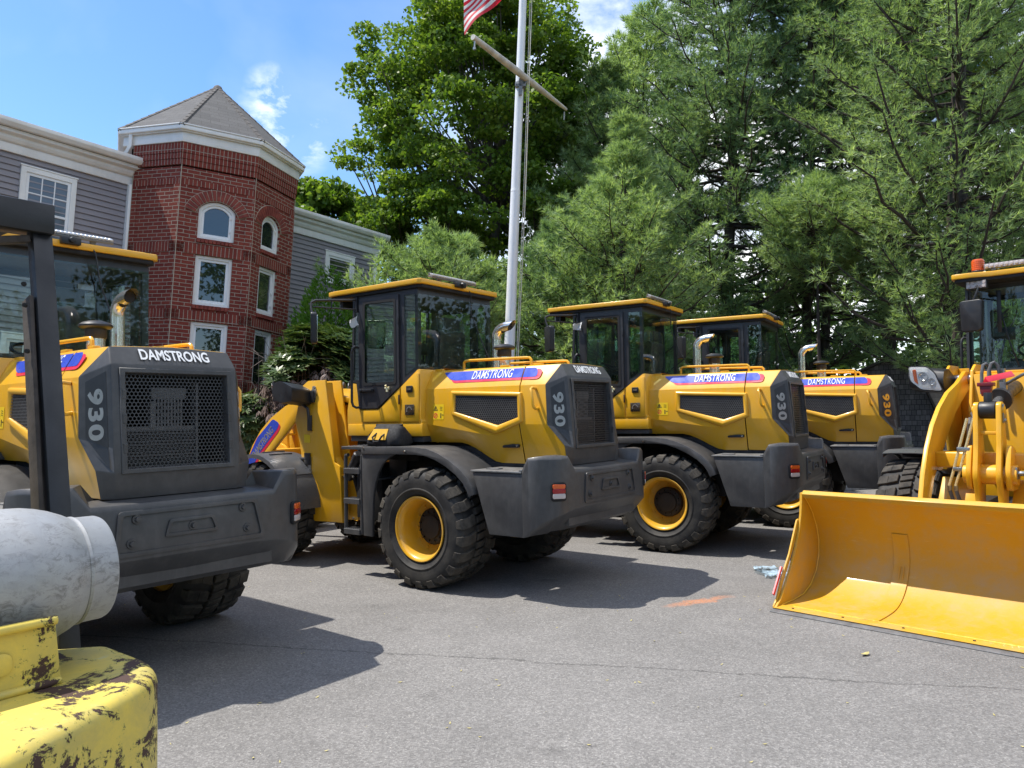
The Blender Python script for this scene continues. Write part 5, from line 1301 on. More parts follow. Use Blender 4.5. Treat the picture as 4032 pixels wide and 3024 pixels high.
SH=empty('shed',(8.42,16.98,0),R(-42)); SH.location=(8.50,16.98,.22); SH.scale=(.85,1,1); tag(SH,'dark shingled barn-roofed shed behind the farthest loader','shed')
# local: gable end faces -y, x across
gab=[(-1.2,-.4),(1.2,-.4),(1.2,1.15),(.78,2.20),(0,2.50),(-.78,2.20),(-1.2,1.15)]
m=M(); m.prism([(x,z) for x,z in gab],0,3.2); sw=m.obj('wall','shingle_siding',SH,smooth=False)
for s in (1,-1):
    m=M(); m.add([(0,-.10,2.56),(s*.82,-.10,2.25),(s*.82,3.3,2.25),(0,3.3,2.56),(0,-.10,2.52),(s*.82,-.10,2.21),(s*.82,3.3,2.21),(0,3.3,2.52)],[(0,1,2,3),(4,7,6,5),(0,4,5,1),(1,5,6,2),(2,6,7,3),(3,7,4,0)]); m.obj('upper_roof','shed_roof',SH,smooth=False)
    m=M(); m.add([(s*.82,-.10,2.25),(s*1.40,-.10,1.02),(s*1.40,3.3,1.02),(s*.82,3.3,2.25),(s*.80,-.10,2.21),(s*1.37,-.10,1.0),(s*1.37,3.3,1.0),(s*.80,3.3,2.21)],[(0,1,2,3),(4,7,6,5),(0,4,5,1),(1,5,6,2),(2,6,7,3),(3,7,4,0)]); m.obj('lower_roof','shed_roof',SH,smooth=False)
    m=M(); m.tube([(0,-.11,2.53),(s*.81,-.11,2.22),(s*1.39,-.11,1.0)],.035,4); m.obj('rake_board','dark_timber',SH)
    m=M(); m.box(s*1.2-.05,s*1.2+.05,-.02,.05,-.4,1.15); m.obj('corner_board','dark_timber',SH)
m=M(); m.box(-.35,.45,-.03,.0,.2,.95); sd_=m.obj('shed_window','dark_timber',SH); m=M(); m.box(-.30,.40,-.035,-.03,.25,.9); m.obj('pane','window_pane',sd_)
# ------------------------------------------------------------------ vegetation
def leafmat(name,cols,trans=.45,rough=.55,scale=.8,spec=.3):
    m,g=newmat(name); ge=g.n('NewGeometry'); rnd=ge.outputs['Random Per Island']
    n=g.noise(scale,3,.6,g.co())
    f=g.m('MULTIPLY_ADD',rnd,.55,g.m('MULTIPLY_ADD',n,1.3,-.42),clamp=True)
    c=g.ramp(f,*[(i/(len(cols)-1),q) for i,q in enumerate(cols)])
    g.set(Base_Color=c,Roughness=rough,Specular_IOR_Level=spec)
    tr=g.n('BsdfTranslucent'); g.L.new(g.mix(1.,c,(1.0,1.05,.45),'MULTIPLY'),tr.inputs['Color'])
    mx=g.n('MixShader',{0:trans}); g.L.new(g.p.outputs[0],mx.inputs[1]); g.L.new(tr.outputs[0],mx.inputs[2]); g.L.new(mx.outputs[0],g.N['Material Output'].inputs[0]); return m
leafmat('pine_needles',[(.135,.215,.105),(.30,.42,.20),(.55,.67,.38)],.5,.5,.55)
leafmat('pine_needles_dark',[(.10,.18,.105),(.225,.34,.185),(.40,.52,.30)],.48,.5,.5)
leafmat('maple_leaves',[(.065,.135,.022),(.14,.235,.034),(.30,.39,.07)],.5,.45,.7)
leafmat('broad_leaves',[(.035,.075,.020),(.075,.130,.035),(.13,.19,.05)],.4,.5,.4)
leafmat('yellow_leaves',[(.12,.17,.03),(.20,.25,.05),(.30,.34,.09)],.45,.5,.8)
leafmat('rhodo_leaves',[(.035,.075,.030),(.075,.125,.042),(.17,.20,.055)],.25,.35,1.2,.5)
leafmat('dead_leaves',[(.10,.065,.055),(.18,.125,.105),(.36,.29,.26)],.2,.8,2)
leafmat('cedar_leaves',[(.06,.16,.02),(.13,.28,.03),(.24,.42,.05)],.3,.6,1.5)
simple('pine_bark',(.050,.038,.032),.95,0,.4,9,.9,30); simple('maple_bark',(.10,.085,.070),.95,0,.3,8,.8,25); simple('dead_twig',(.15,.12,.10),.9,0,.2,10)
RNG=np.random.default_rng(11)
def npmesh(name,V,F):
    """V (n,3), F (m,k) with constant k"""
    me=bpy.data.meshes.new(name); k=F.shape[1]; me.vertices.add(len(V)); me.vertices.foreach_set('co',V.astype(np.float32).ravel())
    me.loops.add(F.size); me.loops.foreach_set('vertex_index',F.astype(np.int32).ravel()); me.polygons.add(len(F))
    me.polygons.foreach_set('loop_start',np.arange(0,F.size,k,dtype=np.int32)); me.polygons.foreach_set('loop_total',np.full(len(F),k,dtype=np.int32)); me.update(calc_edges=True); return me
def unit(a): return a/np.maximum(1e-9,np.linalg.norm(a,axis=-1,keepdims=True))
def needles(P,Dr,n=9,length=.14,width=.013,spread=.75):
    """tufts of needles at P pointing along Dr"""
    N_=len(P); d=unit(np.repeat(Dr,n,0)+RNG.normal(0,spread*.62,(N_*n,3))); p=np.repeat(P,n,0)
    L_=length*RNG.uniform(.7,1.15,(N_*n,1)); s=unit(np.cross(d,RNG.normal(0,1,d.shape)))*width/2
    b=p+d*L_*.05; V=np.stack([b-s,b+s,p+d*L_-np.array([0,0,1])*L_*.12],1).reshape(-1,3); F=np.arange(len(V)).reshape(-1,3); return V,F
def leaves(P,size,up=.5,aspect=.85,shape='maple'):
    N_=len(P); nrm=unit(RNG.normal(0,1,(N_,3))+np.array([0,0,up])); a=unit(np.cross(nrm,RNG.normal(0,1,(N_,3)))); b=np.cross(nrm,a); s=size*RNG.uniform(.6,1.25,(N_,1))
    if shape=='maple':
        pts=[(-.5,0,0),(-.22,.42,.05),(.12,.28,.02),(.55,.0,-.06),(.12,-.28,.02),(-.22,-.42,.05)]
    else: pts=[(-.5,0,0),(-.1,.26,.03),(.5,0,-.05),(-.1,-.26,.03)]
    V=np.stack([P+a*s*x+b*s*y*aspect+nrm*s*z for x,y,z in pts],1).reshape(-1,3); F=np.arange(len(V)).reshape(-1,len(pts)); return V,F
def tubes_np(segs,name,mat,parent,n=5):
    m=M()
    for pts,r in segs: m.tube(pts,r,n,False)
    return m.obj(name,mat,parent,merge=False)
def rnd(a,b): return float(RNG.uniform(a,b))
def pine(px,py,H,r,h0,label,gaps=(),lean=(0,0),dens=1.,mat='pine_needles',tr=.16,zb=0,whorl=.42,nb=(4,6),nl=9,tl=.15,up=.25,trunks=1,az=None,group='pines behind the lot',wid=.013,bias=None):
    root=empty('pine_tree',lvl((px,py,0)),rot=TILT.to_quaternion()); tag(root,label,'pine tree',group)
    segs=[]; TP=[];TD=[]; br=[]
    tops=[(0,0)] if trunks==1 else [(0,0),(.52,.12)]
    for ti,(ox,oy) in enumerate(tops):
        def ax(z): t=z/H; return np.array([ox+lean[0]*t+.06*math.sin(z*.9+ti),oy+lean[1]*t+.05*math.cos(z*.7+ti),z])
        n=14; m_=[tuple(ax(-.3+(H*.98+.3)*i/n)) for i in range(n+1)]; segs.append((m_,[max(.012,tr*(1-.93*(i/n))**.9) for i in range(n+1)]))
        z=h0
        while z<H-.15:
            t=(z-h0)/(H-h0); prof=(math.sin(PI*min(1,(t*.82+.16)))**.75)*(1-t*.25) if t<.999 else .1
            L0=r*max(.16,prof*(1-t**3*.75)); sparse=1.
            for g0,g1,f in gaps:
                if g0<z<g1: sparse=f
            k=RNG.integers(nb[0],nb[1]+1); a0=rnd(0,6.28)
            for j in range(k):
                a=a0+6.283*j/k+rnd(-.35,.35); Lb=L0*rnd(.65,1.15)
                if bias is not None:
                    Lb*=1+bias[1]*max(-.6,math.cos(a-bias[0]))
                st=ax(z+rnd(-.12,.12)); dh=np.array([math.cos(a),math.sin(a),0.]); rise=up*(.35+.9*t)+rnd(-.12,.12)
                pts=[]; nn=7
                for i in range(nn+1):
                    s=i/nn; p=st+dh*Lb*s+np.array([0,0,Lb*(rise*s*.55+.22*s*s-.16*math.sin(s*3.1)*(1-t))])+np.array([0,0,0.]); pts.append(p+RNG.normal(0,.02*Lb,3)*s)
                rb=max(.008,.018*Lb*(1-t*.4)); segs.append(([tuple(p) for p in pts],[rb*(1-.8*i/nn)+.003 for i in range(nn+1)]))
                if sparse<.05: continue
                clump=rnd(.35,1.15)*DENS
                # side twigs
                for i in range(1,nn*2+1):
                    s=i/(nn*2.); 
                    if s<.34 or RNG.random()>sparse*dens*clump: continue
                    f=s*nn; i0=min(nn-1,int(f)); p=pts[i0]+(pts[i0+1]-pts[i0])*(f-i0); dl=unit(pts[i0+1]-pts[i0])
                    for sd in (1,-1,0):
                        if sd==0 and RNG.random()>.55: continue
                        sdv=unit(np.cross(dl,np.array([0,0,1.])))*sd; tw=unit(dl*.75+sdv*.9+np.array([0,0,rnd(-.05,.38)+(.8 if sd==0 else 0)])); Lt=Lb*.34*(1.15-s)*rnd(.7,1.3)*(.7 if sd==0 else 1)+.12
                        if Lt>.35: segs.append(([tuple(p),tuple(p+tw*Lt*.95)],[.007,.004]))
                        nt=max(2,int(Lt/.088))
                        for q in range(nt):
                            u=(q+1)/nt; TP.append(p+tw*Lt*u+RNG.normal(0,.025,3)); TD.append(tw+np.array([0,0,.28]))
                for q in range(3): TP.append(pts[-1]-unit(pts[-1]-pts[-2])*.09*q); TD.append(unit(pts[-1]-pts[-2])+np.array([0,0,.35]))
            z+=whorl*rnd(.75,1.25)
        for q in range(6): TP.append(ax(H-.12*q)); TD.append(np.array([0,0,1.]))
    P=np.array(TP);Dd=unit(np.array(TD)); V,F=needles(P,Dd,nl,tl,wid,.8)
    link('crown',npmesh('crown',V,F),mat,root); 
    tubes_np(segs[:len(tops) and None],'trunk','pine_bark',root,6)
    return root,len(P)
def broadleaf(px,py,z0,H,cx,cz,rx,rz,label,n_clump,per,size,mat,shape='maple',bark='maple_bark',cr=(.5,1.0),flat=.5,stems=None,name='maple_tree',cat='tree',group=None,ry=None,holes=(),tr=.25,zmin=None):
    root=empty(name,lvl((px,py,0)),rot=TILT.to_quaternion()); tag(root,label,cat,group)
    C=[];ry=ry or rx
    while len(C)<n_clump:
        v=RNG.normal(0,1,3); v/=np.linalg.norm(v); rr=RNG.uniform(.45,1.02)**.6
        p=np.array([cx+v[0]*rx*rr,v[1]*ry*rr,cz+v[2]*rz*rr])
        p[:2]+=RNG.normal(0,.12*rx,2)*.6
        if zmin is not None and p[2]<zmin: continue
        if any((p[0]-h[0])**2/h[2]**2+(p[2]-h[1])**2/h[3]**2<1 for h in holes): continue
        C.append(p)
    P=[]
    for c in C:
        s=rnd(*cr); q=RNG.normal(0,1,(per,3)); q/=np.linalg.norm(q,axis=1,keepdims=True); q*=RNG.uniform(.25,1.,(per,1))**.5
        q[:,2]=q[:,2]*flat-.18*(q[:,0]**2+q[:,1]**2); P.append(c+q*s)
    P=np.concatenate(P); V,F=leaves(P,size,.7,1.,shape); link('crown',npmesh('crown',V,F),mat,root)
    segs=[]; stems=stems or [((0,0,-.3),(0,0,cz-rz*.55))]
    for a,b in stems:
        a=np.array(a,float);b=np.array(b,float); pts=[tuple(a+(b-a)*i/5+RNG.normal(0,.04,3)*(0<i<5)) for i in range(6)]; segs.append((pts,[tr*(1-.5*i/5) for i in range(6)]))
    ends=[np.array(b,float) for a,b in stems]
    for c in C[::2]:
        e=min(ends,key=lambda q:np.linalg.norm(q-c)); k=rnd(.0,.5); st=e+(np.array([c[0]*0+e[0],e[1],min(c[2]-.3,cz+rz*.3)])-e)*k
        mid_=(st+c)/2+np.array([0,0,-.1*np.linalg.norm(c-st)])+RNG.normal(0,.1,3); segs.append(([tuple(st),tuple(st*.6+mid_*.4),tuple(mid_),tuple(c)],[tr*.28,tr*.2,tr*.13,.012]))
    tubes_np(segs,'trunk',bark,root,6); return root
# big maple behind the flagpole and its neighbour by the house
broadleaf(-1.15,21.5,0,14,-.25,10.2,3.55,5.1,'large bright green maple behind the flagpole, its crown rising beside open sky',430,230,.125,'maple_leaves',cr=(.40,.88),flat=.36,
  stems=[((0,0,-.3),(-.9,0,7.2)),((.15,.1,-.3),(.5,.3,8.2)),((.3,0,-.2),(1.7,.1,7.4)),((0,.2,0),(-2.2,.3,6.6))],ry=3.2,tr=.22,zmin=5.7,holes=((-3.4,6.4,1.0,.8),(1.6,7.0,.8,.8),(-.1,6.5,.9,.7),(2.3,9.3,.5,.5),(-2.2,9.0,.5,.35),(.8,11.,.45,.4),(-1.6,12.2,.4,.3)))
broadleaf(-6.2,23.5,0,10,.1,8.15,1.45,1.55,'small green maple behind the roof of the right wing',95,150,.19,'maple_leaves',cr=(.4,.75),flat=.5,ry=1.4,tr=.14,stems=[((0,0,-.3),(0,0,6.9))],group='maples behind the building')
# pines, left to right
DENS=.95
W_=dict(wid=.018,tl=.19,nl=10)
NP=0
def P_(*a,**k):
    global NP
    q=dict(W_); q.update(k); r_,n_=pine(*a,**q); NP+=n_
P_(2.2,15.3,8.3,2.0,2.4,'young bushy pine with pale needles directly right of the flagpole',tr=.10,whorl=.27,nb=(7,9),up=.42,nl=11,wid=.016,tl=.17,dens=1.2)
P_(-1.15,14.2,5.5,2.0,2.9,'low young pine left of the flagpole behind the middle cab',tr=.08,whorl=.30,nb=(7,9),up=.16,bias=(PI,.45),nl=12,wid=.016,tl=.17,dens=1.35)
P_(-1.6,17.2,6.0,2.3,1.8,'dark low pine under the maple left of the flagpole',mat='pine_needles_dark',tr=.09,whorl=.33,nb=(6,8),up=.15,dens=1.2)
P_(2.25,20.3,12.0,2.6,4.2,'slim pale pine between the maple and the tall full pine',tr=.14,whorl=.38,nb=(6,8),up=.4,wid=.02,tl=.2)
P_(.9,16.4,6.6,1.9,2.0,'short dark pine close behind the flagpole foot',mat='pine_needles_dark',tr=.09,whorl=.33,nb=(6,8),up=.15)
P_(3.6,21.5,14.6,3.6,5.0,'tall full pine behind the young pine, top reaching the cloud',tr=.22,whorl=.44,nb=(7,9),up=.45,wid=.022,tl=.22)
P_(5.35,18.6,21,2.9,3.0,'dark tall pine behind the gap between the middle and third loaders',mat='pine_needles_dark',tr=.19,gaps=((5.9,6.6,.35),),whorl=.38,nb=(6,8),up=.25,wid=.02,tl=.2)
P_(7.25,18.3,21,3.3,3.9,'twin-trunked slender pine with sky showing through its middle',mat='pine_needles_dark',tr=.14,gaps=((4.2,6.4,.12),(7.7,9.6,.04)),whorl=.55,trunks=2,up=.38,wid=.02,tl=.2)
P_(6.5,15.8,7.5,1.7,5.5,'sunlit pale pine bough cluster in front of the twin trunks',tr=.07,whorl=.22,nb=(8,10),up=.12,nl=11,wid=.016,tl=.17)
P_(8.75,14.6,15.5,3.1,3.4,'thick-trunked old pine beside the cab of the facing loader',tr=.30,gaps=((3.4,4.4,.35),),whorl=.36,nb=(6,8),up=.36,bias=(PI*.9,.2),wid=.016,tl=.18)
P_(10.4,20.5,22,3.8,5.4,'tall pine farther back between the twin trunks and the old pine',tr=.22,gaps=((5.4,6.6,.3),(8,9.6,.35)),whorl=.42,nb=(6,8),up=.4,wid=.022,tl=.22)
P_(13.6,19.5,20,4.0,2.8,'tall pine at the far right behind the facing cab',tr=.22,whorl=.46,nb=(6,8),up=.3,wid=.022,tl=.22)
P_(2.6,24.5,9,3.3,1.4,'distant dark pine low behind the third loader',mat='pine_needles_dark',tr=.16,whorl=.45,nb=(6,8),up=.15,wid=.024,tl=.24)
P_(8.4,26.0,6.5,3.0,1.4,'distant dark pine low behind the fourth loader',mat='pine_needles_dark',tr=.16,whorl=.5,nb=(5,7),up=.15,wid=.024,tl=.24,dens=.8)
print('tufts',NP)
broadleaf(11.0,15.8,0,11,.0,8.9,1.25,2.0,'pale yellow-green leafed tree at the top right corner',110,80,.10,'yellow_leaves',shape='leaf',cr=(.25,.5),flat=.6,tr=.06,name='leafy_tree',stems=[((0,0,-.3),(-.1,0,8.0)),((0,0,5.),(.5,0,8.5))])
# arborvitae and rhododendron by the building
def shrub_cone(px,py,H,r,label):
    root=empty('arborvitae',lvl((px,py,0)),rot=TILT.to_quaternion()); tag(root,label,'shrub')
    n=26000; z=H*(1-np.sqrt(RNG.uniform(0,1,n)*.98)); a=RNG.uniform(0,6.283,n); rr=r*(1-z/H)**.58*(1+.16*np.sin(a*5+z*3)+.10*np.sin(a*11-z*7))*RNG.uniform(.72,1.03,n)
    P=np.stack([rr*np.cos(a)-.0*z,rr*np.sin(a),z],1); nv=unit(np.stack([np.cos(a)*.55,np.sin(a)*.55,np.ones(n)],1))
    V,F=needles(P,nv,5,.085,.022,.35); link('foliage',npmesh('foliage',V,F),'cedar_leaves',root); tubes_np([([(0,0,-.3),(0,0,H*.8)],[.07,.02])],'trunk','maple_bark',root)
shrub_cone(-3.52,13.9,4.75,1.35,'bright green pointed arborvitae against the grey siding'); 
def rosettes(P,Dr,n=8,L=.13,w=.034,droop=.2):
    N_=len(P); D0=unit(np.repeat(Dr,n,0)); ref=unit(np.cross(D0,np.array([.13,.31,1.])+0*D0)); b=np.cross(D0,ref); th=np.tile(np.arange(n)*6.283/n,N_)+np.repeat(RNG.uniform(0,6,N_),n)
    rad=ref*np.cos(th)[:,None]+b*np.sin(th)[:,None]; d=unit(rad+D0*RNG.uniform(.15,.6,(N_*n,1))-np.array([0,0,droop])); p=np.repeat(P,n,0); s=unit(np.cross(d,D0))*w/2; l=L*RNG.uniform(.7,1.15,(N_*n,1))
    V=np.stack([p,p+d*l*.45+s,p+d*l-np.array([0,0,.15])*l,p+d*l*.45-s],1).reshape(-1,3); return V,np.arange(len(V)).reshape(-1,4)
rh=empty('rhododendron',lvl((-3.45,12.75,0)),rot=TILT.to_quaternion()); tag(rh,'big rhododendron with a bare brown dead middle between turret and middle loader','shrub')
n=5200; v=unit(RNG.normal(0,1,(n,3))); P=v*RNG.uniform(.72,1.02,(n,1))*np.array([1.2,.95,1.38])+np.array([0.28,0,2.05]); P=P[P[:,2]>.6]
lobe=.12*np.sin(P[:,0]*6)+.1*np.sin(P[:,2]*7+P[:,0]*3); P[:,1]+=lobe; P[:,0]+=.1*np.sin(P[:,2]*5)
dead=((P[:,2]<2.55+.22*np.sin(P[:,0]*5))&(P[:,2]>1.25)&(P[:,0]<1.25)&(P[:,0]>-1.0)); dirs=unit(P-np.array([0,0,1.6]))+np.array([0,0,.35])
V,F=rosettes(P[~dead],dirs[~dead],9,.17,.046,-.05); link('foliage',npmesh('foliage',V,F),'rhodo_leaves',rh)
V,F=rosettes(P[dead][::3],dirs[dead][::3],7,.13,.028,1.4); link('dead_foliage',npmesh('dead_foliage',V,F),'dead_leaves',rh)
n=420; v=unit(RNG.normal(0,1,(n,3))); P2=v*RNG.uniform(.6,1.,(n,1))*np.array([.42,.3,.5])+np.array([-.95,-.35,1.75]); V,F=rosettes(P2,unit(P2-np.array([-.9,0,1.4]))+np.array([0,0,.3]),9,.14,.040,.1); link('foliage',npmesh('foliage',V,F),'rhodo_leaves',rh)
segs=[]
for i in range(260):
    a=rnd(0,6.28); e=np.array([math.cos(a)*rnd(.3,1.0),math.sin(a)*rnd(.3,.75),rnd(1.2,2.9)]); s=np.array([rnd(-.2,.2),rnd(-.2,.2),0.]); k=(s+e)/2+RNG.normal(0,.15,3); segs.append(([tuple(s),tuple(k),tuple(e)],[.022,.014,.006]))
    for q in range(2): f=e+RNG.normal(0,.22,3); segs.append(([tuple(e),tuple(f)],[.006,.003]))
tubes_np(segs,'branches','dead_twig',rh,4)
# far woods all round (also what the window panes mirror)
def woods(name,pts,label_mat,size,per):
    P=[]
    for x,y,z,s in pts:
        q=unit(RNG.normal(0,1,(per,3)))*RNG.uniform(.3,1,(per,1))**.5; P.append(np.array([x,y,z])+q*np.array([s,s,s*.7]))
    P=np.concatenate(P); V,F=leaves(P,size,.0,1.2,'leaf'); o=link(name,npmesh(name,V,F),label_mat); return o
pts=[]
for i in range(620):
    x=rnd(-16,46); y=rnd(31,40)+abs(x-10)*.1; z=rnd(.5,10.2)**1.0*(.82+.18*math.sin(x*.5)); pts.append((x,y,z,rnd(1.0,1.9)))
o=woods('far_woods',pts,'broad_leaves',.40,90); tag(o,kind='stuff'); o['label']='dense mixed woods far behind the shed and pines'
pts=[]
for i in range(760):
    a=rnd(PI*.82,PI*2.22); rr=rnd(26,34); h=rnd(.5,10+4*math.sin(a*7+1)); pts.append((math.cos(a)*rr,math.sin(a)*rr,h,rnd(1.2,2.2)))
o=woods('woods_across_the_lot',pts,'broad_leaves',.34,170); tag(o,kind='stuff')
# low brush behind the lot
pts=[(rnd(-1,22),0,rnd(.2,1.4),rnd(.5,1.0)) for _ in range(150)]; pts=[(x,19.5+x*.32+rnd(-1,2),z,s) for x,_,z,s in pts]
o=woods('undergrowth',pts,'broad_leaves',.16,110); tag(o,kind='stuff')
# overhead wires far behind
simple('wire_grey',(.45,.46,.47),.5)
for i,(z,dz) in enumerate(((4.95,-.1),(4.55,-.12),(4.40,-.1))):
    m=M(); a=Vector(lvl((-6,28,z))); b_=Vector(lvl((34,27,z+.35))); m.tube([a.lerp(b_,t/20)-Vector((0,0,.5*4*(t/20)*(1-t/20))) for t in range(21)],.014,5)
    tag(m.obj('overhead_wire','wire_grey'),['uppermost pale overhead wire crossing behind the shed','middle overhead wire crossing behind the shed','lowest overhead wire crossing behind the shed'][i],'wire','overhead wires behind the trees')
# ------------------------------------------------------------------ old forklift at lower left
def scuffed(name,col,under,edge):
    m,g=newmat(name); co=g.co(); a=g.noise(8.5,9,.78,co,1.0); b=g.noise(15,8,.78,g.co(scale=(1,1,.4)),.8); s=g.noise(2.0,7,.75,g.co(scale=(9,9,.9),rot=(.3,.5,.2)),.4)
    sp=g.n('SeparateXYZ',{0:co}); cd_=g.m('SQRT',g.m('ADD',g.m('POWER',g.m('SUBTRACT',sp.outputs[0],.57),2),g.m('POWER',g.m('SUBTRACT',sp.outputs[1],.13),2))); low=g.m('ADD',g.m('MULTIPLY_ADD',sp.outputs[2],-.10,.085),g.m('MULTIPLY',g.m('SUBTRACT',.26,cd_,None,True),.20))
    k=g.m('ADD',g.m('MULTIPLY',a,.62),g.m('ADD',g.m('MULTIPLY',b,.38),low)); chip=g.m('GREATER_THAN',k,.535)
    rim_=g.m('MULTIPLY',g.m('GREATER_THAN',k,.522),g.m('SUBTRACT',1.,chip))
    dirt=g.ramp(g.noise(6,8,.74,co,.5),(.40,0.),(.70,.65)); scr=g.ramp(s,(.60,0.),(.66,.55))
    c=g.mix(g.noise(1.6,5,.6,co),col,tuple(min(1,q*1.25+.03) for q in col)); c=g.mix(dirt,c,(.30,.28,.13)); c=g.mix(scr,c,(.50,.50,.28)); c=g.mix(rim_,c,edge); c=g.mix(chip,c,under)
    g.set(Base_Color=c,Roughness=g.m('MULTIPLY_ADD',chip,.3,.45)); g.bump(g.m('ADD',g.m('MULTIPLY',k,-.0),g.m('MULTIPLY_ADD',chip,-.6,g.m('MULTIPLY',b,.35))),.6,.004); return m
scuffed('scuffed_yellow',(.60,.455,.07),(.060,.030,.022),(.44,.40,.09)); 
def tankmat():
    m,g=newmat('worn_aluminium'); co=g.co(); a=g.noise(6,9,.74,co,.8); b=g.noise(34,8,.8,g.co(scale=(1,1,1.6)),.6); band=g.noise(1.7,6,.6,g.co(scale=(5,5,.6)))
    grime=g.m('MULTIPLY',g.ramp(b,(.47,0.),(.60,1.)),g.ramp(a,(.38,0.),(.57,.85)))
    c=g.ramp(a,(.3,(.31,.32,.33)),(.7,(.42,.425,.43))); c=g.mix(g.ramp(band,(.50,0.),(.75,.35)),c,(.36,.345,.31)); sc=g.ramp(g.noise(3,8,.8,g.co(scale=(14,14,1.2),rot=(.4,.2,0)),.3),(.60,0.),(.64,.5)); c=g.mix(sc,c,(.26,.25,.24)); c=g.mix(grime,c,(.17,.165,.16))
    g.set(Base_Color=c,Metallic=.28,Roughness=g.m('MULTIPLY_ADD',b,.22,.36)); g.bump(g.m('ADD',g.m('MULTIPLY',b,.5),a),.22,.004)
tankmat()
simple('guard_black',(.020,.021,.024),.42,.2,.3,6,.12,60); simple('rusty_brown',(.045,.036,.030),.75,.2,.4,14,.4,60)
FKO=empty('forklift',(-1.35,1.45,0)); tag(FKO,'old forklift corner with chipped yellow counterweight and black guard post','forklift')
def fo(m,name,mat,par=None,**k):
    m.v=[(x+1.35,y-1.45,z) for x,y,z in m.v]; return m.obj(name,mat,par or FKO,**k)
zt_=1.13
poly=[(-1.085,1.80),(-.98,1.825),(-.824,1.705),(-.772,1.64),(-.752,1.553),(-.783,1.36),(-.813,1.215),(-.88,1.0),(-1.02,.82),(-1.5,.62),(-2.3,1.0),(-2.2,1.9),(-1.5,2.1)]
pr=rounded(poly,[.02,.03,.05,.05,.05,.2,.2,.2,.1,.2,.1,.1,.1],4)
m=M(); m.prism(pr,.24,zt_,'xy'); cwf=fo(m,'counterweight','scuffed_yellow',bevel=.030,seg=4)
m=M(); m.prism([(-1.4,1.0),(-1.0,1.0),(-.9,1.4),(-1.0,1.65),(-1.8,1.9)],.08,.24,'xy'); fo(m,'lower_frame','guard_black')
for px_,py_ in ((-1.25,1.25),(-1.45,1.65)):
    m=M(); m.lathe([(0,-.09),(.22,-.09),(.25,-.06),(.25,.06),(.22,.09),(0,.09)],28,'x',Matrix.Translation((px_,py_,.25))@Matrix.Rotation(R(-37),4,'Z')); fo(m,'wheel','tyre_rubber')
Lx=Vector((math.cos(R(52)),math.sin(R(52)),0)); Nx=Vector((math.sin(R(52)),-math.cos(R(52)),0)); Wd=Vector((-1.022,1.731,1.322))
TM=Matrix((Nx,Vector((0,0,1)),Lx)).transposed().to_4x4()   # local z along the tank
TM.translation=Wd
# saddle under the tank
m=M(); S0=Vector((-.933,1.553,0))
for (d0,d1,z0,z1) in ((-.022,.0,zt_,1.265),):
    a=S0-Lx*1.1; b_=S0+Lx*.0
    m.add([a.to_tuple()[:2]+(zt_+.001,),b_.to_tuple()[:2]+(zt_+.001,),(b_+Lx*-.012).to_tuple()[:2]+(1.262,),a.to_tuple()[:2]+(1.262,),(a-Nx*.008).to_tuple()[:2]+(zt_+.001,),(b_-Nx*.008).to_tuple()[:2]+(zt_+.001,),(b_+Lx*-.012-Nx*.008).to_tuple()[:2]+(1.262,),(a-Nx*.008).to_tuple()[:2]+(1.262,)],[(0,1,2,3),(4,7,6,5),(0,4,5,1),(1,5,6,2),(2,6,7,3),(3,7,4,0)])
    lip=[a+Vector((0,0,1.262)),b_-Lx*.012+Vector((0,0,1.262))]
    m.tube([lip[0]+Nx*.008,lip[1]+Nx*.008],.010,8)
    m.tube([lip[0]+Nx*.004-Vector((0,0,.125)),lip[1]+Lx*.01+Nx*.004-Vector((0,0,.125))],.009,8)
# pressed rib on the saddle
sad=fo(m,'tank_saddle','scuffed_yellow',bevel=.002,seg=1)
m=M(); q=S0-Lx*.13+Nx*.003; 
fr=Matrix((Lx,Vector((0,0,1)),Nx)).transposed().to_4x4(); fr.translation=q+Vector((0,0,1.195)); m.prism(rounded([(-.08,-.022),(.04,-.022),(.04,.022),(-.08,.022)],.02,4),0,.004,'xy',fr); fo(m,'pressed_rib','scuffed_yellow',None,bevel=.002)
m=M(); bb_=S0-Lx*.7-Nx*.16
m.tube([bb_+Vector((0,0,zt_)),bb_+Vector((0,0,zt_+.03))],.12,8); fo(m,'tank_rest','guard_black')
# guard post and top rail
P0=Vector((-1.085,1.84,1.0)); P1=Vector((-1.188,1.94,1.44)); P2=Vector((-1.333,2.10,2.19)); 
def beam(m,a,b,w,d,side):
    ax=(b-a).normalized(); s=side.normalized(); s=(s-ax*s.dot(ax)).normalized(); t=ax.cross(s)
    vs=[p+s*i*w/2+t*j*d/2 for p in (a,b) for i in (-1,1) for j in (-1,1)]
    m.add(vs,[(0,1,3,2),(4,6,7,5),(0,4,5,1),(2,3,7,6),(0,2,6,4),(1,5,7,3)])
m=M(); beam(m,P0,P2+(P2-P1).normalized()*.06,.052,.045,Lx); pst=fo(m,'guard_post','guard_black',bevel=.006)
m=M(); beam(m,P0+(P1-P0)*.6-Lx*.040-Nx*.01,P2-Lx*.034-(P2-P1)*.25-Nx*.01,.012,.055,Lx); beam(m,P2-Lx*.03-(P2-P1)*.02,P2-Lx*.24+Vector((0,0,-.06))-Nx*.0,.02,.04,Vector((0,0,1))); fo(m,'gusset','rusty_brown',bevel=.003)
m=M()
for k in (.55,.72,.80): 
    c=P1+(P2-P1)*k-Lx*.048+Nx*.012; m.lathe([(0,.006),(.006,.006),(.007,0)],8,'z',Matrix.Translation(c)@Matrix.Rotation(PI/2,4,'X'))
fo(m,'bolt_holes','matte_black')
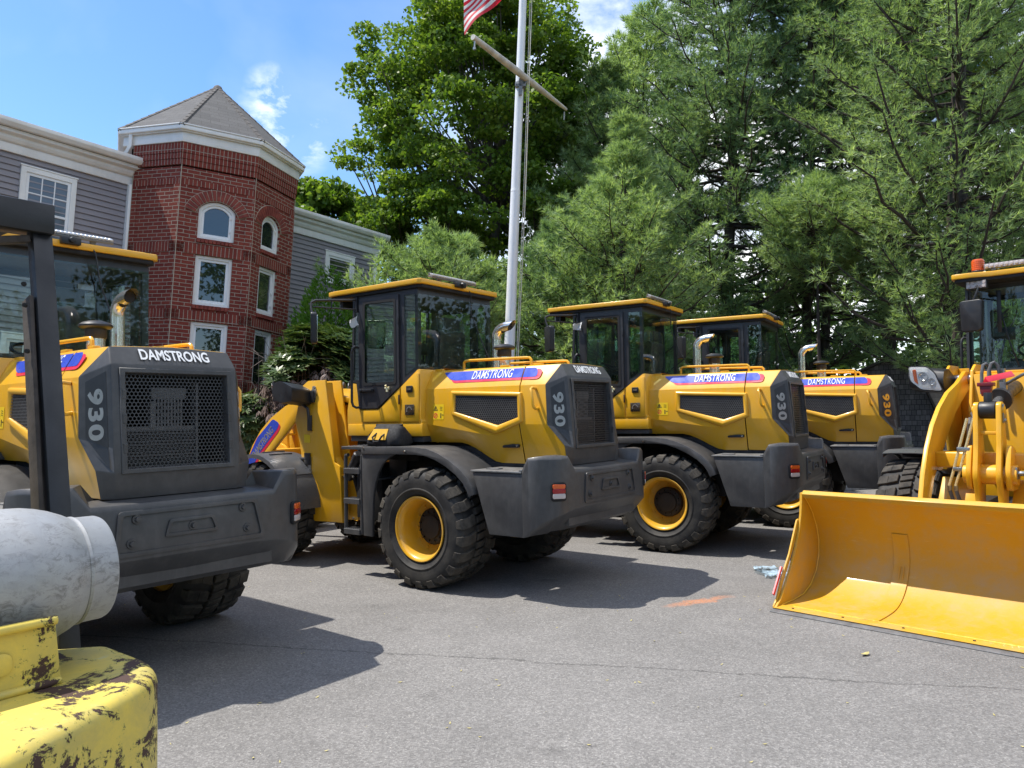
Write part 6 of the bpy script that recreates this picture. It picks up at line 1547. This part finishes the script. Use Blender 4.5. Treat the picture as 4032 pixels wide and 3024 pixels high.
T0=P2+Vector((0,0,.045)); m=M(); beam(m,T0+Lx*.026,T0-Lx*1.5,.085,.08,Vector((0,0,1))); fo(m,'top_rail','guard_black',bevel=.006)
m=M(); beam(m,T0-Lx*1.4+Vector((0,0,-.02)),T0-Lx*1.4-Nx*1.2-Vector((0,0,0)),.06,.06,Vector((0,0,1))); beam(m,T0-Lx*.06,T0-Lx*.06-Nx*1.2+Vector((0,0,.02)),.05,.05,Vector((0,0,1))); fo(m,'side_rail','guard_black',bevel=.005)
# gas tank: its own thing
prof=[(0,-.76),(.09,-.755),(.135,-.72),(.155,-.66)]+[(.155,-.13)]+[(.1535,-.10),(.149,-.075),(.141,-.048),(.131,-.024),(.120,-.004),(.1185,.0)]
gt=M(); gt.lathe(prof,72,'z',TM); tk=gt.obj('gas_tank','worn_aluminium',sharp=50); tag(tk,'dented silver gas cylinder lying across the yellow forklift counterweight','gas tank')
m=M(); m.lathe([(.1175,-.006),(.1215,-.003),(.1225,.003),(.1195,.008),(.1190,.052),(.1165,.058),(.112,.057),(.112,-.004)],72,'z',TM); m.obj('foot_ring','worn_aluminium',tk,sharp=40)
m=M(); m.lathe([(0,-.02),(.06,-.012),(.115,-.004)],40,'z',TM); m.obj('tank_end','worn_aluminium',tk)
# ------------------------------------------------------------------ tool bag on the platform of the middle loader
x,y,t=poses[2]; LT=Matrix.Translation((x,y,0))@Matrix.Rotation(t,4,'Z')
simple('bag_black',(.018,.018,.02),.85,0,.2,20,.4,120); simple('bag_yellow',(.60,.34,.02),.75,0,.1,20,.3,120)
BG=empty('tool_bag',LT@Vector((.66,.74,1.352)),t); tag(BG,'black and yellow soft tool bag on the platform beside the middle cab','tool bag')
m=M(); rows=[]
for k,(z,w,d) in enumerate(((0,.235,.13),(.03,.25,.145),(.10,.24,.135),(.155,.215,.095),(.20,.20,.045),(.212,.19,.015))):
    rows.append([(w*math.copysign(abs(math.cos(a))**.45,math.cos(a))*(1+.03*math.sin(a*3+k)),d*math.copysign(abs(math.sin(a))**.5,math.sin(a))*(1+.05*math.sin(a*5+k*2)),z+.012*math.sin(a*2+k)*(k>2)) for a in [2*PI*i/36 for i in range(37)]])
m.grid(rows); n=len(m.v); m.f.append(tuple(range(36))); m.f.append(tuple((5*37+i) for i in range(36))); m.obj('bag_body','bag_black',BG,sharp=70)
m=M(); m.grid([[(xx+.03*(zz-.09)/.09*(-1 if xx>0 else .2),.150-.045*max(0,zz-.05)/.09+.003*math.sin(xx*30)+.012,zz) for xx in (-.09,-.03,.03,.09,.13,.16)] for zz in (.065,.10,.135,.175)]); m.obj('yellow_panel','bag_yellow',BG,solid=.006)
m=M(); 
for sx in (1,-1): m.tube([(-.05,.12*sx,.12),(-.06,.17*sx,.10),(-.03,.185*sx,.05),(.04,.185*sx,.045),(.075,.17*sx,.09),(.06,.12*sx,.13)],.010,6)
m.obj('handle','bag_black',BG)
m=M(); m.tube([(-.19,0,.212),(.19,0,.212)],.012,8); m.obj('top_rim','bag_black',BG)
# ------------------------------------------------------------------ litter on the asphalt
simple('dry_leaf',(.42,.36,.14),.8,0,.3,20)
m=M(); rows=[]
for i in range(11):
    rows.append([(2.46+i*.026+.03*math.sin(j*1.7)+.03*(j/6)*math.sin(i),7.42+j*.095+.02*math.sin(i*2.1+j),.012+.022*abs(math.sin(i*1.9+j*2.3))) for j in range(6)])
m.grid(rows); tag(m.obj('plastic_sheet','litter_film'),'crumpled clear plastic sheet lying on asphalt beside the wide bucket','plastic sheet')
RN=random.Random(5); first=True
spots=[(2.35,5.10,.05,'pale curled leaf on the asphalt in front of the bucket edge')]
for (lx,ly,s_,lab) in spots:
    m=M(); a=RN.uniform(0,6); T=Matrix.Translation((lx,ly,.008))@Matrix.Rotation(a,4,'Z'); pts=[(-1,0),(-.5,.35),(.2,.45),(.7,.2),(1,0),(.6,-.3),(0,-.4),(-.6,-.25)]
    m.add([T@Vector((p*s_*.9,q*s_*.9,.010*abs(p)+.006*abs(q))) for p,q in pts]+[T@Vector((0,0,.002))],[(i,(i+1)%8,8) for i in range(8)]); tag(m.obj('fallen_leaf','dry_leaf'),lab,'leaf')
V=[];Fc=[]
for i in range(260):
    r_=RN.uniform(3.2,14)**1.0; a=RN.uniform(-.62,.62); lx=r_*math.sin(a); ly=r_*math.cos(a); s_=RN.uniform(.006,.018); th=RN.uniform(0,6.3); k=len(V)
    for p,q in ((-1,0),(0,.35),(1,0),(0,-.35)): V.append((lx+s_*(p*math.cos(th)-q*math.sin(th)),ly+s_*(p*math.sin(th)+q*math.cos(th)),.004+.006*(p==1)))
    Fc.append((k,k+1,k+2,k+3))
o=link('leaf_litter',npmesh('leaf_litter',np.array(V),np.array(Fc)),'dry_leaf'); tag(o,kind='stuff')
